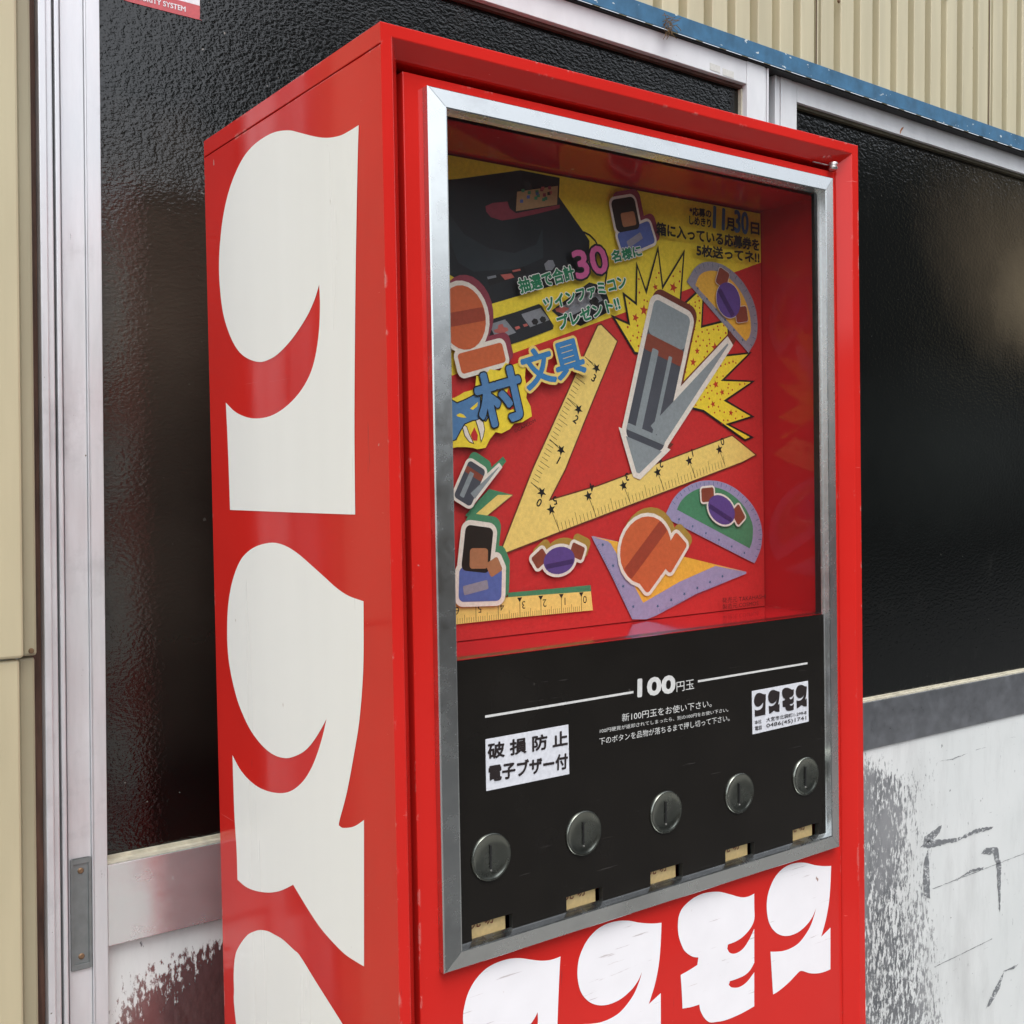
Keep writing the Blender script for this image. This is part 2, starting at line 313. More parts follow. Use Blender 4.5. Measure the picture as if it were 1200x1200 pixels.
def scratched(m, col, ang, thr, sc=(5, 1, 110)):
    """fine straight scratches laid over a material's colour"""
    t = m.node_tree
    p = t.nodes['Principled BSDF']
    src = p.inputs['Base Color'].links[0].from_socket
    g = t.nodes.new('ShaderNodeNewGeometry')
    mp = t.nodes.new('ShaderNodeMapping')
    mp.inputs['Rotation'].default_value = (0, math.radians(ang), 0)
    mp.inputs['Scale'].default_value = sc
    t.links.new(g.outputs['Position'], mp.inputs['Vector'])
    n = noise(t, mp.outputs[0], 2.0, 4, 0.6)
    t.links.new(mix(t, math_n(t, 'MULTIPLY', ramp(t, n, thr, thr + 0.02), 0.7), src, c4(col)), p.inputs['Base Color'])

def aluminium(name, col, rough, stretch, var=0.12, scale=30, metal=1.0):
    m, t, p = new_mat(name)
    n = noise(t, coords(t, 'pos', stretch), scale, 6, 0.65)
    c = ramp(t, n, 0.3, 0.7, c4(tuple(x * (1 - var) for x in col)), c4(tuple(min(1, x * (1 + var)) for x in col)))
    dirt = noise(t, coords(t), 9, 6, 0.7)
    c = mix(t, ramp(t, dirt, 0.55, 0.8), c, c4(tuple(x * 0.72 for x in col)))
    pit = noise(t, coords(t), 190, 2, 0.5)
    c = mix(t, ramp(t, pit, 0.79, 0.81), c, (0.16, 0.14, 0.12, 1))
    t.links.new(c, p.inputs['Base Color'])
    p.inputs['Metallic'].default_value = metal
    r = ramp(t, n, 0.3, 0.7, (rough * 0.8,) * 3 + (1,), (rough * 1.3,) * 3 + (1,))
    t.links.new(r, p.inputs['Roughness'])
    bump(t, p, n, 0.05, 0.001)
    return m

M['frame_alu'] = aluminium('brushed_window_frame', (0.64, 0.665, 0.66), 0.24, (2, 2, 2), 0.05, 22)
M['door_alu'] = aluminium('door_aluminium', (0.70, 0.71, 0.73), 0.34, (4, 4, 0.6), 0.06, 20, 0.45)
M['rail_near'] = aluminium('smooth_rail', (0.74, 0.74, 0.75), 0.22, (1.2, 1, 2), 0.06, 20, 0.75)
M['rail_alu'] = aluminium('oxidised_rail', (0.44, 0.46, 0.50), 0.34, (1.2, 1, 1.6), 0.12, 26)
M['steel'] = aluminium('coin_plate_steel', (0.27, 0.285, 0.25), 0.24, (1, 1, 1), 0.15, 60)
M['handle'] = mottled('handle_grey', (0.20, 0.22, 0.22), 0.45, metal=0.4, var=0.15, scale=60)
M['anod_white'] = mottled('white_sash', (0.69, 0.705, 0.72), 0.4, var=0.06, scale=30, stretch=(1, 1, 0.4),
                          specks=((0.32, 0.3, 0.27), 120, 0.77, (1, 1, 0.4)))

# glossy black acrylic of the coin panel
M['black_panel'] = mottled('black_acrylic', (0.010, 0.0085, 0.007), 0.22, var=0.15, scale=18, rvar=0.08, spec=0.4,
                           specks=((0.06, 0.055, 0.05), 55, 0.77, (1.6, 1, 0.8)))
scratched(M['white_front'], (0.45, 0.38, 0.38), 14, 0.645)
scratched(M['white_front'], (0.50, 0.42, 0.40), -38, 0.675)
scratched(M['black_panel'], (0.045, 0.04, 0.038), -16, 0.68)
scratched(M['red'], (0.78, 0.22, 0.2), 24, 0.72)
scratched(M['red'], (0.26, 0.03, 0.03), -6, 0.72, (60, 60, 3))
M['black'] = mottled('black_rubber', (0.008, 0.008, 0.008), 0.6, var=0.1)

# clear pane: fresnel mix of a mirror and straight-through light, faint dust
def pane_mat():
    m = bpy.data.materials.new('clear_pane')
    m.use_nodes = True
    t = m.node_tree
    t.nodes.clear()
    out = t.nodes.new('ShaderNodeOutputMaterial')
    tr = t.nodes.new('ShaderNodeBsdfTransparent')
    tr.inputs[0].default_value = (0.965, 0.955, 0.945, 1)
    gl = t.nodes.new('ShaderNodeBsdfGlossy')
    gl.inputs['Roughness'].default_value = 0.02
    lw = t.nodes.new('ShaderNodeLayerWeight')
    lw.inputs[0].default_value = 0.5
    fres = math_n(t, 'ADD', math_n(t, 'MULTIPLY', math_n(t, 'POWER', lw.outputs['Facing'], 5.0), 0.95), 0.03)
    mx = t.nodes.new('ShaderNodeMixShader')
    geo = t.nodes.new('ShaderNodeNewGeometry')
    sep = t.nodes.new('ShaderNodeSeparateXYZ')
    t.links.new(geo.outputs['True Normal'], sep.inputs[0])
    outer = math_n(t, 'LESS_THAN', sep.outputs[1], -0.5)              # faces the street
    t.links.new(math_n(t, 'MULTIPLY', fres, outer), mx.inputs[0])
    t.links.new(tr.outputs[0], mx.inputs[1])
    t.links.new(gl.outputs[0], mx.inputs[2])
    df = t.nodes.new('ShaderNodeBsdfDiffuse')
    df.inputs[0].default_value = (0.55, 0.5, 0.47, 1)
    k = noise(t, coords(t, 'pos', (4, 1, 2.2)), 14, 6, 0.7)
    k2 = ramp(t, k, 0.62, 0.85, (0.002,) * 3 + (1,), (0.035,) * 3 + (1,))
    m2 = t.nodes.new('ShaderNodeMixShader')
    t.links.new(k2, m2.inputs[0])
    t.links.new(mx.outputs[0], m2.inputs[1])
    t.links.new(df.outputs[0], m2.inputs[2])
    t.links.new(m2.outputs[0], out.inputs[0])
    return m
M['pane'] = pane_mat()

# dark figured glass of the sliding doors
def figured_glass(name, strength, scale, glow_patches):
    """dark pressed glass with dust specks and dim brown reflections painted into its colour"""
    m, t, p = new_mat(name)
    dust = noise(t, coords(t), 130, 2, 0.5)
    c = mix(t, ramp(t, dust, 0.765, 0.785), (0.0035, 0.0042, 0.0038, 1), (0.22, 0.22, 0.20, 1))
    haze = noise(t, coords(t, 'pos', (3, 1, 1.2)), 5, 6, 0.7)
    c = mix(t, math_n(t, 'MULTIPLY', ramp(t, haze, 0.6, 0.9), 0.2), c, (0.10, 0.10, 0.09, 1))
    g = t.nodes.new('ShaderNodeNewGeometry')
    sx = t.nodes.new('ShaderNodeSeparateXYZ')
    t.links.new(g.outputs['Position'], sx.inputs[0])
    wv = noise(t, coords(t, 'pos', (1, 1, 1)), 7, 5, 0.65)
    for cx, cz, rx, rz, col in glow_patches:  # each soft patch mixes a reflected glow into the base colour
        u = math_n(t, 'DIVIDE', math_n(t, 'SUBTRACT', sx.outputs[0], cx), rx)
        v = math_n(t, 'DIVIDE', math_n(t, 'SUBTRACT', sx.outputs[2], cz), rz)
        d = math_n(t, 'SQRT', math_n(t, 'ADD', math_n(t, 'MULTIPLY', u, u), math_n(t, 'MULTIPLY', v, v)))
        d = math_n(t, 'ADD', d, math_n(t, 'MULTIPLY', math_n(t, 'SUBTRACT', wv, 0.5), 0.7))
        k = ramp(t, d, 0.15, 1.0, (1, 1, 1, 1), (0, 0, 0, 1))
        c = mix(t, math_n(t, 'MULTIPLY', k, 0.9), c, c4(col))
    t.links.new(c, p.inputs['Base Color'])
    p.inputs['Roughness'].default_value = 0.09
    p.inputs['IOR'].default_value = 1.58
    a = noise(t, coords(t, 'pos', (1.0, 1, 1.5)), scale, 2.5, 0.55)
    b = noise(t, coords(t), scale * 0.3, 2, 0.5)
    h = math_n(t, 'ADD', a, math_n(t, 'MULTIPLY', b, 0.5))
    bump(t, p, h, strength, 0.003)
    return m
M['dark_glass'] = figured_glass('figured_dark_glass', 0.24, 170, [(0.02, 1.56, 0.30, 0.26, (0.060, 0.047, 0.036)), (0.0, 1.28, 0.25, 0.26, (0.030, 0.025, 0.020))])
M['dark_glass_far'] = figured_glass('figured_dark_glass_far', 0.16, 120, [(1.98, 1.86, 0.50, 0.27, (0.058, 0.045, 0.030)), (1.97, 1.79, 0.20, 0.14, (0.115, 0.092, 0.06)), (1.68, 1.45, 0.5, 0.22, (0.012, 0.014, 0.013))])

M['siding'] = mottled('beige_siding', (0.47, 0.42, 0.275), 0.5, var=0.13, scale=5, stretch=(3, 3, 0.35), rvar=0.08,
                      specks=((0.2, 0.15, 0.09), 60, 0.77, (1, 1, 0.6)))
M['trim'] = mottled('olive_trim', (0.33, 0.30, 0.20), 0.5, var=0.14, scale=6, stretch=(3, 3, 0.4))
M['corr'] = mottled('beige_corrugated', (0.51, 0.46, 0.31), 0.5, var=0.11, scale=9, stretch=(3, 3, 0.3), rvar=0.08,
                    specks=((0.22, 0.17, 0.1), 50, 0.775, (1, 1, 0.5)))
M['blue'] = mottled('weathered_blue_paint', (0.034, 0.128, 0.235), 0.55, var=0.25, scale=40, rvar=0.1,
                    specks=((0.50, 0.56, 0.58), 90, 0.70, (0.8, 1, 1.6)))
M['wood'] = mottled('dark_brown_wood', (0.085, 0.040, 0.026), 0.7, var=0.5, scale=30, stretch=(6, 6, 0.5))
M['putty'] = mottled('pale_putty', (0.50, 0.47, 0.37), 0.7, var=0.2, scale=70)
M['gasket'] = mottled('brown_gasket', (0.075, 0.032, 0.022), 0.6, var=0.35, scale=40)
M['olive'] = mottled('olive_gasket', (0.06, 0.052, 0.03), 0.6, var=0.35, scale=40)
M['rust'] = mottled('rust_orange', (0.42, 0.14, 0.03), 0.8, var=0.4, scale=180)
M['screw'] = mottled('rusty_screw', (0.22, 0.14, 0.08), 0.5, metal=0.6, var=0.3, scale=200)
M['bolt'] = mottled('bright_bolt', (0.6, 0.57, 0.55), 0.35, metal=0.9, var=0.1, scale=200)
M['straw'] = mottled('dry_straw', (0.14, 0.09, 0.04), 0.9, var=0.5, scale=200)

def worn_panel(name, kind):
    """white painted sheet rubbed through to bare grey metal in one corner"""
    m, t, p = new_mat(name)
    g = t.nodes.new('ShaderNodeNewGeometry')
    sx = t.nodes.new('ShaderNodeSeparateXYZ')
    t.links.new(g.outputs['Position'], sx.inputs[0])
    X, Zc = sx.outputs[0], sx.outputs[2]
    fine = noise(t, coords(t, 'pos', (2.6, 1, 1.0)), 62, 6, 0.72)
    coarse = noise(t, coords(t, 'pos', (1.6, 1, 0.7)), 11, 4, 0.6)
    f = math_n(t, 'ADD', math_n(t, 'MULTIPLY', fine, 1.15), math_n(t, 'MULTIPLY', coarse, 0.42))
    if kind == 'far':
        # strongest beside the machine, dying out to the right and just below the rail
        dx = math_n(t, 'MULTIPLY', math_n(t, 'SUBTRACT', X, 1.450), -1.75)
        low = math_n(t, 'MULTIPLY', math_n(t, 'SUBTRACT', 0.72, Zc), 0.36, True)
        top = math_n(t, 'MULTIPLY', math_n(t, 'SUBTRACT', Zc, 0.80), -4.5)
        top = math_n(t, 'MINIMUM', top, 0.0)
        bias = math_n(t, 'ADD', math_n(t, 'ADD', dx, low), top)
        bias = math_n(t, 'MINIMUM', math_n(t, 'MAXIMUM', bias, -0.22), 0.085)
    else:
        dx = math_n(t, 'MULTIPLY', math_n(t, 'SUBTRACT', X, -0.012), 3.0)
        dz = math_n(t, 'MULTIPLY', math_n(t, 'SUBTRACT', 0.805, Zc), 5.0)
        top = math_n(t, 'MULTIPLY', math_n(t, 'SUBTRACT', Zc, 0.822), -14.0)
        top = math_n(t, 'MINIMUM', top, 0.0)
        bias = math_n(t, 'ADD', math_n(t, 'MINIMUM', math_n(t, 'ADD', dx, dz), 0.4), top)
        fade = math_n(t, 'MULTIPLY', math_n(t, 'SUBTRACT', 0.50, X), 2.0)      # worn only behind the machine
        bias = math_n(t, 'MAXIMUM', math_n(t, 'MINIMUM', bias, fade), -0.3)
    k = math_n(t, 'ADD', f, bias)
    mask = ramp(t, k, 0.77, 0.85)
    big = noise(t, coords(t), 4, 4)
    paint = ramp(t, big, 0.3, 0.7, (0.66, 0.69, 0.68, 1), (0.74, 0.76, 0.75, 1))
    sp = noise(t, coords(t, 'pos', (1.3, 1, 0.7)), 75, 3, 0.6)
    paint = mix(t, ramp(t, sp, 0.72, 0.74), paint, (0.22, 0.23, 0.24, 1))
    # loose scratches running slightly uphill
    mp = t.nodes.new('ShaderNodeMapping')
    mp.inputs['Rotation'].default_value = (0, math.radians(12), 0)
    mp.inputs['Scale'].default_value = (5, 1, 90)
    t.links.new(g.outputs['Position'], mp.inputs['Vector'])
    sn = noise(t, mp.outputs[0], 1.7, 4, 0.65)
    paint = mix(t, ramp(t, sn, 0.715, 0.73), paint, (0.30, 0.31, 0.32, 1))
    grime = noise(t, coords(t, 'pos', (3, 1, 0.7)), 3.2, 6, 0.7)
    paint = mix(t, math_n(t, 'MULTIPLY', ramp(t, grime, 0.48, 0.75), 0.55), paint, (0.42, 0.43, 0.42, 1))
    if kind == 'far':
        metal = ramp(t, coarse, 0.35, 0.65, (0.12, 0.13, 0.14, 1), (0.30, 0.31, 0.32, 1))
    else:
        metal = ramp(t, fine, 0.35, 0.65, (0.24, 0.17, 0.17, 1), (0.38, 0.31, 0.31, 1))
    t.links.new(mix(t, mask, paint, metal), p.inputs['Base Color'])
    t.links.new(math_n(t, 'MULTIPLY', mask, 0.2 if kind == 'far' else 0.8), p.inputs['Metallic'])
    p.inputs['Roughness'].default_value = 0.34 if kind == 'far' else 0.24
    bump(t, p, mask, -0.25, 0.0006)
    return m
M['worn_far'] = worn_panel('worn_white_panel', 'far')
M['worn_near'] = worn_panel('worn_white_panel_near', 'near')
def scraped():
    m, t, p = new_mat('scraped_metal')
    n = noise(t, coords(t, 'pos', (1.0, 1, 1.6)), 95, 5, 0.7)
    c = mix(t, ramp(t, n, 0.53, 0.64), (0.17, 0.18, 0.19, 1), (0.66, 0.68, 0.68, 1))
    t.links.new(c, p.inputs['Base Color'])
    p.inputs['Roughness'].default_value = 0.45
    return m
M['bare'] = scraped()

def flat(name, col, rough=0.42, var=0.09):
    M[name] = mottled('print_' + name, col, rough, var=var, scale=260 if max(col) > 0.1 else 40, rvar=0.08)
    return M[name]

for nme, col in dict(
        yellow=(0.88, 0.70, 0.05), pred=(0.56, 0.030, 0.030), ink=(0.012, 0.012, 0.013), console=(0.016, 0.020, 0.025),
        disc=(0.026, 0.036, 0.044), maroon=(0.26, 0.045, 0.07), green=(0.010, 0.20, 0.085), white=(0.82, 0.82, 0.80),
        pink=(0.62, 0.12, 0.32), pblue=(0.045, 0.22, 0.50), lblue=(0.09, 0.23, 0.46), navy=(0.03, 0.10, 0.20),
        ruler=(0.86, 0.66, 0.19), shade=(0.16, 0.035, 0.02), pgrey=(0.30, 0.29, 0.35), orange=(0.82, 0.46, 0.06),
        lilac=(0.33, 0.31, 0.50), pgreen=(0.07, 0.25, 0.13), cream=(0.80, 0.76, 0.68), steelc=(0.26, 0.31, 0.33),
        dsteel=(0.07, 0.08, 0.10), beard=(0.24, 0.06, 0.035), ogre=(0.58, 0.13, 0.045), dogre=(0.34, 0.06, 0.03),
        violet=(0.11, 0.065, 0.26), dviolet=(0.055, 0.03, 0.13), skin=(0.42, 0.19, 0.09), dress=(0.10, 0.15, 0.42),
        hair=(0.02, 0.014, 0.010), ochre=(0.40, 0.26, 0.05), star=(0.50, 0.045, 0.018), padgrey=(0.25, 0.27, 0.30),
        padkey=(0.50, 0.13, 0.11), tan=(0.45, 0.30, 0.15), credit=(0.05, 0.01, 0.01), panelwhite=(0.62, 0.62, 0.60),
        sticker=(0.66, 0.67, 0.71), stickink=(0.02, 0.014, 0.014), card=(0.66, 0.49, 0.23), cardred=(0.16, 0.02, 0.015),
        secred=(0.50, 0.10, 0.11), secwhite=(0.72, 0.74, 0.76), tape=(0.62, 0.62, 0.58)).items():
    flat(nme, col)

# ------------------------------------------------------------------ mesh helpers
class MB:
    """gathers faces for one mesh object, several materials allowed"""
    def __init__(self):
        self.v, self.f, self.mi, self.mats = [], [], [], []
    def slot(self, m):
        if m not in self.mats:
            self.mats.append(m)
        return self.mats.index(m)
    def face(self, pts, m):
        n = len(self.v)
        self.v += [tuple(p) for p in pts]
        self.f.append(tuple(range(n, n + len(pts))))
        self.mi.append(self.slot(m))
    def box(self, x0, x1, y0, y1, z0, z1, m):
        n = len(self.v)
        self.v += [(x, y, z) for x in (x0, x1) for y in (y0, y1) for z in (z0, z1)]
        s = self.slot(m)
        for q in ((0, 1, 3, 2), (4, 6, 7, 5), (0, 4, 5, 1), (2, 3, 7, 6), (0, 2, 6, 4), (1, 5, 7, 3)):
            self.f.append(tuple(n + i for i in q))
            self.mi.append(s)
    def flat(self, pts2, to3, m):
        """filled outline; pts2 are plane coordinates, to3 maps them into space"""
        tri = tessellate_polygon([[Vector((a, b, 0)) for a, b in pts2]])
        n = len(self.v)
        self.v += [to3(a, b) for a, b in pts2]
        s = self.slot(m)
        for q in tri:
            self.f.append(tuple(n + i for i in q))
            self.mi.append(s)
    def prism(self, pts2, y0, y1, m):
        """outline in x,z given thickness along y (front at y0)"""
        self.flat(pts2, lambda a, b: (a, y0, b), m)
        self.flat(pts2, lambda a, b: (a, y1, b), m)
        for i in range(len(pts2)):
            a, b = pts2[i], pts2[(i + 1) % len(pts2)]
            self.face([(a[0], y0, a[1]), (b[0], y0, b[1]), (b[0], y1, b[1]), (a[0], y1, a[1])], m)
    def tube(self, pts, r, m, seg=8):
        pts = [Vector(p) for p in pts]
        rings = []
        for i, p in enumerate(pts):
            d = (pts[min(i + 1, len(pts) - 1)] - pts[max(i - 1, 0)]).normalized()
            a = d.orthogonal().normalized()
            b = d.cross(a)
            rings.append([p + r * (math.cos(2 * math.pi * k / seg) * a + math.sin(2 * math.pi * k / seg) * b) for k in range(seg)])
        for i in range(len(rings) - 1):
            for k in range(seg):
                self.face([rings[i][k], rings[i][(k + 1) % seg], rings[i + 1][(k + 1) % seg], rings[i + 1][k]], m)
        self.face(rings[0][::-1], m)
        self.face(rings[-1], m)
    def lathe(self, prof, c, axis, m, seg=40):
        """prof: (radius, height) pairs, turned about axis ('y' faces -y, or 'z')"""
        rings = []
        for r, h in prof:
            ring = []
            for k in range(seg):
                a = 2 * math.pi * k / seg
                if axis == 'y':
                    ring.append((c[0] + r * math.cos(a), c[1] - h, c[2] + r * math.sin(a)))
                else:
                    ring.append((c[0] + r * math.cos(a), c[1] + r * math.sin(a), c[2] + h))
            rings.append(ring)
        n = len(self.v)
        for r in rings:
            self.v += r
        s = self.slot(m)
        for i in range(len(rings) - 1):
            for k in range(seg):
                k2 = (k + 1) % seg
                self.f.append((n + i * seg + k, n + i * seg + k2, n + (i + 1) * seg + k2, n + (i + 1) * seg + k))
                self.mi.append(s)
    def build(self, name, parent=None, origin=(0, 0, 0), bevel=0.0, smooth=False, merge=True):
        o3 = Vector(origin)
        me = bpy.data.meshes.new(name)
        me.from_pydata([tuple(Vector(p) - o3) for p in self.v], [], self.f)
        for m in self.mats:
            me.materials.append(m)
        for p, i in zip(me.polygons, self.mi):
            p.material_index = i
        if merge or smooth:
            b = bmesh.new()
            b.from_mesh(me)
            bmesh.ops.remove_doubles(b, verts=b.verts, dist=1e-6)
            bmesh.ops.recalc_face_normals(b, faces=b.faces)
            b.to_mesh(me)
            b.free()
        if smooth:
            for p in me.polygons:
                p.use_smooth = True
        ob = bpy.data.objects.new(name, me)
        COL.objects.link(ob)
        if parent is not None:
            ob.parent = parent
        if bevel:
            mod = ob.modifiers.new('edge', 'BEVEL')
            mod.width = bevel
            mod.segments = 2
            mod.limit_method = 'ANGLE'
            mod.angle_limit = math.radians(40)
        if smooth:
            try:
                me.set_sharp_from_angle(angle=math.radians(45))
            except Exception:
                pass
        return ob

def smooth_outline(pts, n=4, corner=42):
    """Catmull-Rom through the points, keeping the sharp corners sharp"""
    P = [Vector((a, b)) for a, b in pts]
    L = len(P)
    sharp = []
    for i in range(L):
        d0, d1 = P[i] - P[i - 1], P[(i + 1) % L] - P[i]
        if d0.length < 1e-9 or d1.length < 1e-9:
            sharp.append(True)
            continue
        sharp.append(abs(d0.angle_signed(d1)) > math.radians(corner))
    out = []
    for i in range(L):
        p0, p1, p2, p3 = P[i - 1], P[i], P[(i + 1) % L], P[(i + 2) % L]
        if sharp[i]:
            p0 = p1 - (p2 - p1)
        if sharp[(i + 1) % L]:
            p3 = p2 + (p2 - p1)
        for k in range(n):
            s = k / n
            q = 0.5 * ((2 * p1) + (p2 - p0) * s + (2 * p0 - 5 * p1 + 4 * p2 - p3) * s * s + (3 * p1 - p0 - 3 * p2 + p3) * s ** 3)
            out.append((q.x, q.y))
    return out

_text_cache = {}
def text_tris(s):
    if s not in _text_cache:
        cu = bpy.data.curves.new('lettering', 'FONT')
        cu.body = s
        cu.size = 1.0
        cu.resolution_u = 3
        tmp = bpy.data.objects.new('lettering', cu)
        COL.objects.link(tmp)
        me = bpy.data.meshes.new_from_object(tmp.evaluated_get(bpy.context.evaluated_depsgraph_get()))
        vs = [(v.co.x, v.co.y) for v in me.vertices]
        fs = [tuple(p.vertices) for p in me.polygons]
        bpy.data.objects.remove(tmp)
        bpy.data.curves.remove(cu)
        bpy.data.meshes.remove(me)
        _text_cache[s] = (vs, fs)
    return _text_cache[s]

def add_text(mb, s, p0, p1, h, y, m, bold=0.0):
    """one line of writing on a plane: baseline from p0 to p1, height h; heavier weights are
    struck several times, each strike shifted a little"""
    vs, fs = text_tris(s)
    x0, x1 = min(v[0] for v in vs), max(v[0] for v in vs)
    y0, y1 = min(v[1] for v in vs), max(v[1] for v in vs)
    if '。' in s or '、' in s or 'ー' in s:
        y0, y1 = -0.09, 0.83
    dx, dz = p1[0] - p0[0], p1[1] - p0[1]
    Ln = math.hypot(dx, dz)
    ux, uz = dx / Ln, dz / Ln
    kx, kz = Ln / (x1 - x0), h / (y1 - y0)
    off = [(0.0, 0.0)]
    if bold > 0:
        off += [(bold * math.cos(k * math.pi / 4), bold * math.sin(k * math.pi / 4)) for k in range(8)]
    if bold > 0.05:
        off += [(bold * math.cos((k + .5) * math.pi / 4), bold * math.sin((k + .5) * math.pi / 4)) for k in range(8)]
        off += [(bold * .5 * math.cos(k * math.pi / 4), bold * .5 * math.sin(k * math.pi / 4)) for k in range(8)]
    sl = mb.slot(m)
    for i, (ox, oy) in enumerate(off):
        n = len(mb.v)
        yy = y - i * 0.0000012
        for a, b in vs:
            u, v = (a - x0) * kx + ox * min(kx, kz), (b - y0) * kz + oy * min(kx, kz)
            mb.v.append((p0[0] + ux * u - uz * v, yy, p0[1] + uz * u + ux * v))
        for f in fs:
            mb.f.append(tuple(n + q for q in f))
            mb.mi.append(sl)

def ellipse(cx, cz, ax, az, tilt=0.0, n=28, wob=0.0, seed=0):
    r = random.Random(seed)
    ph = [r.uniform(0, 6.28) for _ in range(3)]
    out = []
    for k in range(n):
        a = 2 * math.pi * k / n
        q = 1 + wob * (math.sin(2 * a + ph[0]) + 0.6 * math.sin(3 * a + ph[1]))
        x, z = ax * q * math.cos(a), az * q * math.sin(a)
        out.append((cx + x * math.cos(tilt) - z * math.sin(tilt), cz + x * math.sin(tilt) + z * math.cos(tilt)))
    return out

def grow(pts, d):
    """offset an outline outwards by d (simple polygon, either winding)"""
    L = len(pts)
    area = sum(pts[i][0] * pts[(i + 1) % L][1] - pts[(i + 1) % L][0] * pts[i][1] for i in range(L))
    sg = 1 if area > 0 else -1
    out = []
    for i in range(L):
        a, b, c = Vector(pts[i - 1]), Vector(pts[i]), Vector(pts[(i + 1) % L])
        e0, e1 = (b - a).normalized(), (c - b).normalized()
        n0, n1 = Vector((e0.y, -e0.x)) * sg, Vector((e1.y, -e1.x)) * sg
        nn = n0 + n1
        if nn.length < 1e-6:
            nn = n0
        nn.normalize()
        k = min(3.0, 1.0 / max(0.3, nn.dot(n0)))
        q = b + nn * d * k
        out.append((q.x, q.y))
    return out

def star_pts(cx, cz, r, rot=0.0):
    return [(cx + (r if k % 2 == 0 else r * 0.42) * math.cos(rot + math.pi / 2 + k * math.pi / 5),
             cz + (r if k % 2 == 0 else r * 0.42) * math.sin(rot + math.pi / 2 + k * math.pi / 5)) for k in range(10)]

def inside(p, poly):
    x, z = p
    c = False
    for i in range(len(poly)):
        a, b = poly[i - 1], poly[i]
        if (a[1] > z) != (b[1] > z) and x < (b[0] - a[0]) * (z - a[1]) / (b[1] - a[1]) + a[0]:
            c = not c
    return c

def empty(name, loc, label, cat, rot=None, group=None):
    o = bpy.data.objects.new(name, None)
    o.empty_display_size = 0.1
    COL.objects.link(o)
    if rot is not None:
        o.matrix_world = Matrix.Translation(loc) @ rot.to_4x4()
    else:
        o.location = loc
    o['label'] = label
    o['category'] = cat
    if group:
        o['group'] = group
    return o

def tag(o, label, cat=None, kind=None):
    if label:
        o['label'] = label
    if cat:
        o['category'] = cat
    if kind:
        o['kind'] = kind
    return o

# ------------------------------------------------------------------ ground
g = MB()
g.face([(-80, -80, 0), (80, -80, 0), (80, 80, 0), (-80, 80, 0)],
       mottled('asphalt', (0.055, 0.055, 0.055), 0.85, var=0.3, scale=3, specks=((0.16, 0.16, 0.15), 60, 0.66, (1, 1, 1))))
tag(g.build('road'), 'grey asphalt road surface in front of the building', kind='structure')
g = MB()
g.box(-8, 10, -1.6, 0.44, 0.004, 0.03, mottled('concrete', (0.20, 0.195, 0.185), 0.85, var=0.18, scale=5, bmp=0.2))
tag(g.build('pavement', bevel=0.004), 'pale concrete apron along the building', kind='structure')

# ------------------------------------------------------------------ building wall
WALL = empty('building_wall', (1.0, 0.44, 0.0), 'beige metal clad building wall with blue strip over dark sliding doors', 'wall')
O = (1.0, 0.44, 0.0)
# corrugated sheet above the doors
prof = []
PIT = 0.0555
k0 = -70
for k in range(k0, 75):
    xc = 0.9925 + k * PIT
    j = random.uniform(-0.0012, 0.0012)
    prof += [(xc - 0.0115 + j, 0.466), (xc - 0.0100 + j, 0.4672), (xc - 0.0070 + j, 0.487), (xc + 0.0065 + j, 0.487), (xc + 0.0095 + j, 0.4672), (xc + 0.0110 + j, 0.466)]
mb = MB()
top, bot = 4.6, 2.092
for i in range(len(prof) - 1):
    (a, ya), (b, yb) = prof[i], prof[i + 1]
    mb.face([(a, ya, bot), (b, yb, bot), (b, yb, top), (a, ya, top)], M['corr'])
# overlapping edge of the next sheet, standing slightly proud
for xs in (1.1540, 1.7090, 0.6085):
    mb.face([(xs, 0.4648, bot), (xs + 0.0035, 0.4646, bot), (xs + 0.0048, 0.4646, top), (xs, 0.4648, top)], M['corr'])
    mb.box(xs - 0.0018, xs - 0.0002, 0.4651, 0.4659, bot, top, M['gasket'])
mb.build('corrugated_cladding', WALL, O)
mb = MB()
for x, z in ((0.772, 2.30), (1.215, 2.235), (1.049, 2.262), (1.555, 2.33), (1.9, 2.27)):
    mb.lathe([(0.0, 0.003), (0.003, 0.0026), (0.0042, 0.0006), (0.0042, 0.0)], (x, 0.4660, z), 'y', M['screw'], 12)
mb.build('screw_heads', WALL, O, smooth=True)
# blue drip strip
mb = MB()
mb.box(-3.2, 4.5, 0.4620, 0.4656, 2.0815, 2.1080, M['blue'])
mb.box(-3.2, 4.5, 0.4612, 0.4619, 2.0800, 2.0835, M['blue'])
mb.build('blue_strip', WALL, O, bevel=0.0015)
# head track in the shadow below the strip
mb = MB()
mb.box(-0.148, 4.5, 0.4660, 0.62, 2.0782, 2.0810, M['black'])
mb.box(-0.148, 4.5, 0.60, 0.62, 0.0, 2.074, M['black'])
mb.build('door_track', WALL, O)
# jamb at the left of the doors
mb = MB()
mb.box(-0.1480, -0.1400, 0.450, 0.50, 0.03, 2.074, M['door_alu'])
mb.box(-0.1396, -0.1330, 0.455, 0.50, 0.03, 2.074, M['door_alu'])
mb.box(-0.1326, -0.1300, 0.463, 0.50, 0.03, 2.074, M['handle'])
mb.box(-0.1296, -0.1245, 0.458, 0.50, 0.03, 2.074, M['door_alu'])
mb.build('door_jamb', WALL, O, bevel=0.0012)
mb = MB()
mb.box(-0.1575, -0.1484, 0.462, 0.50, 0.03, 2.074, M['wood'])
mb.build('wooden_post', WALL, O)
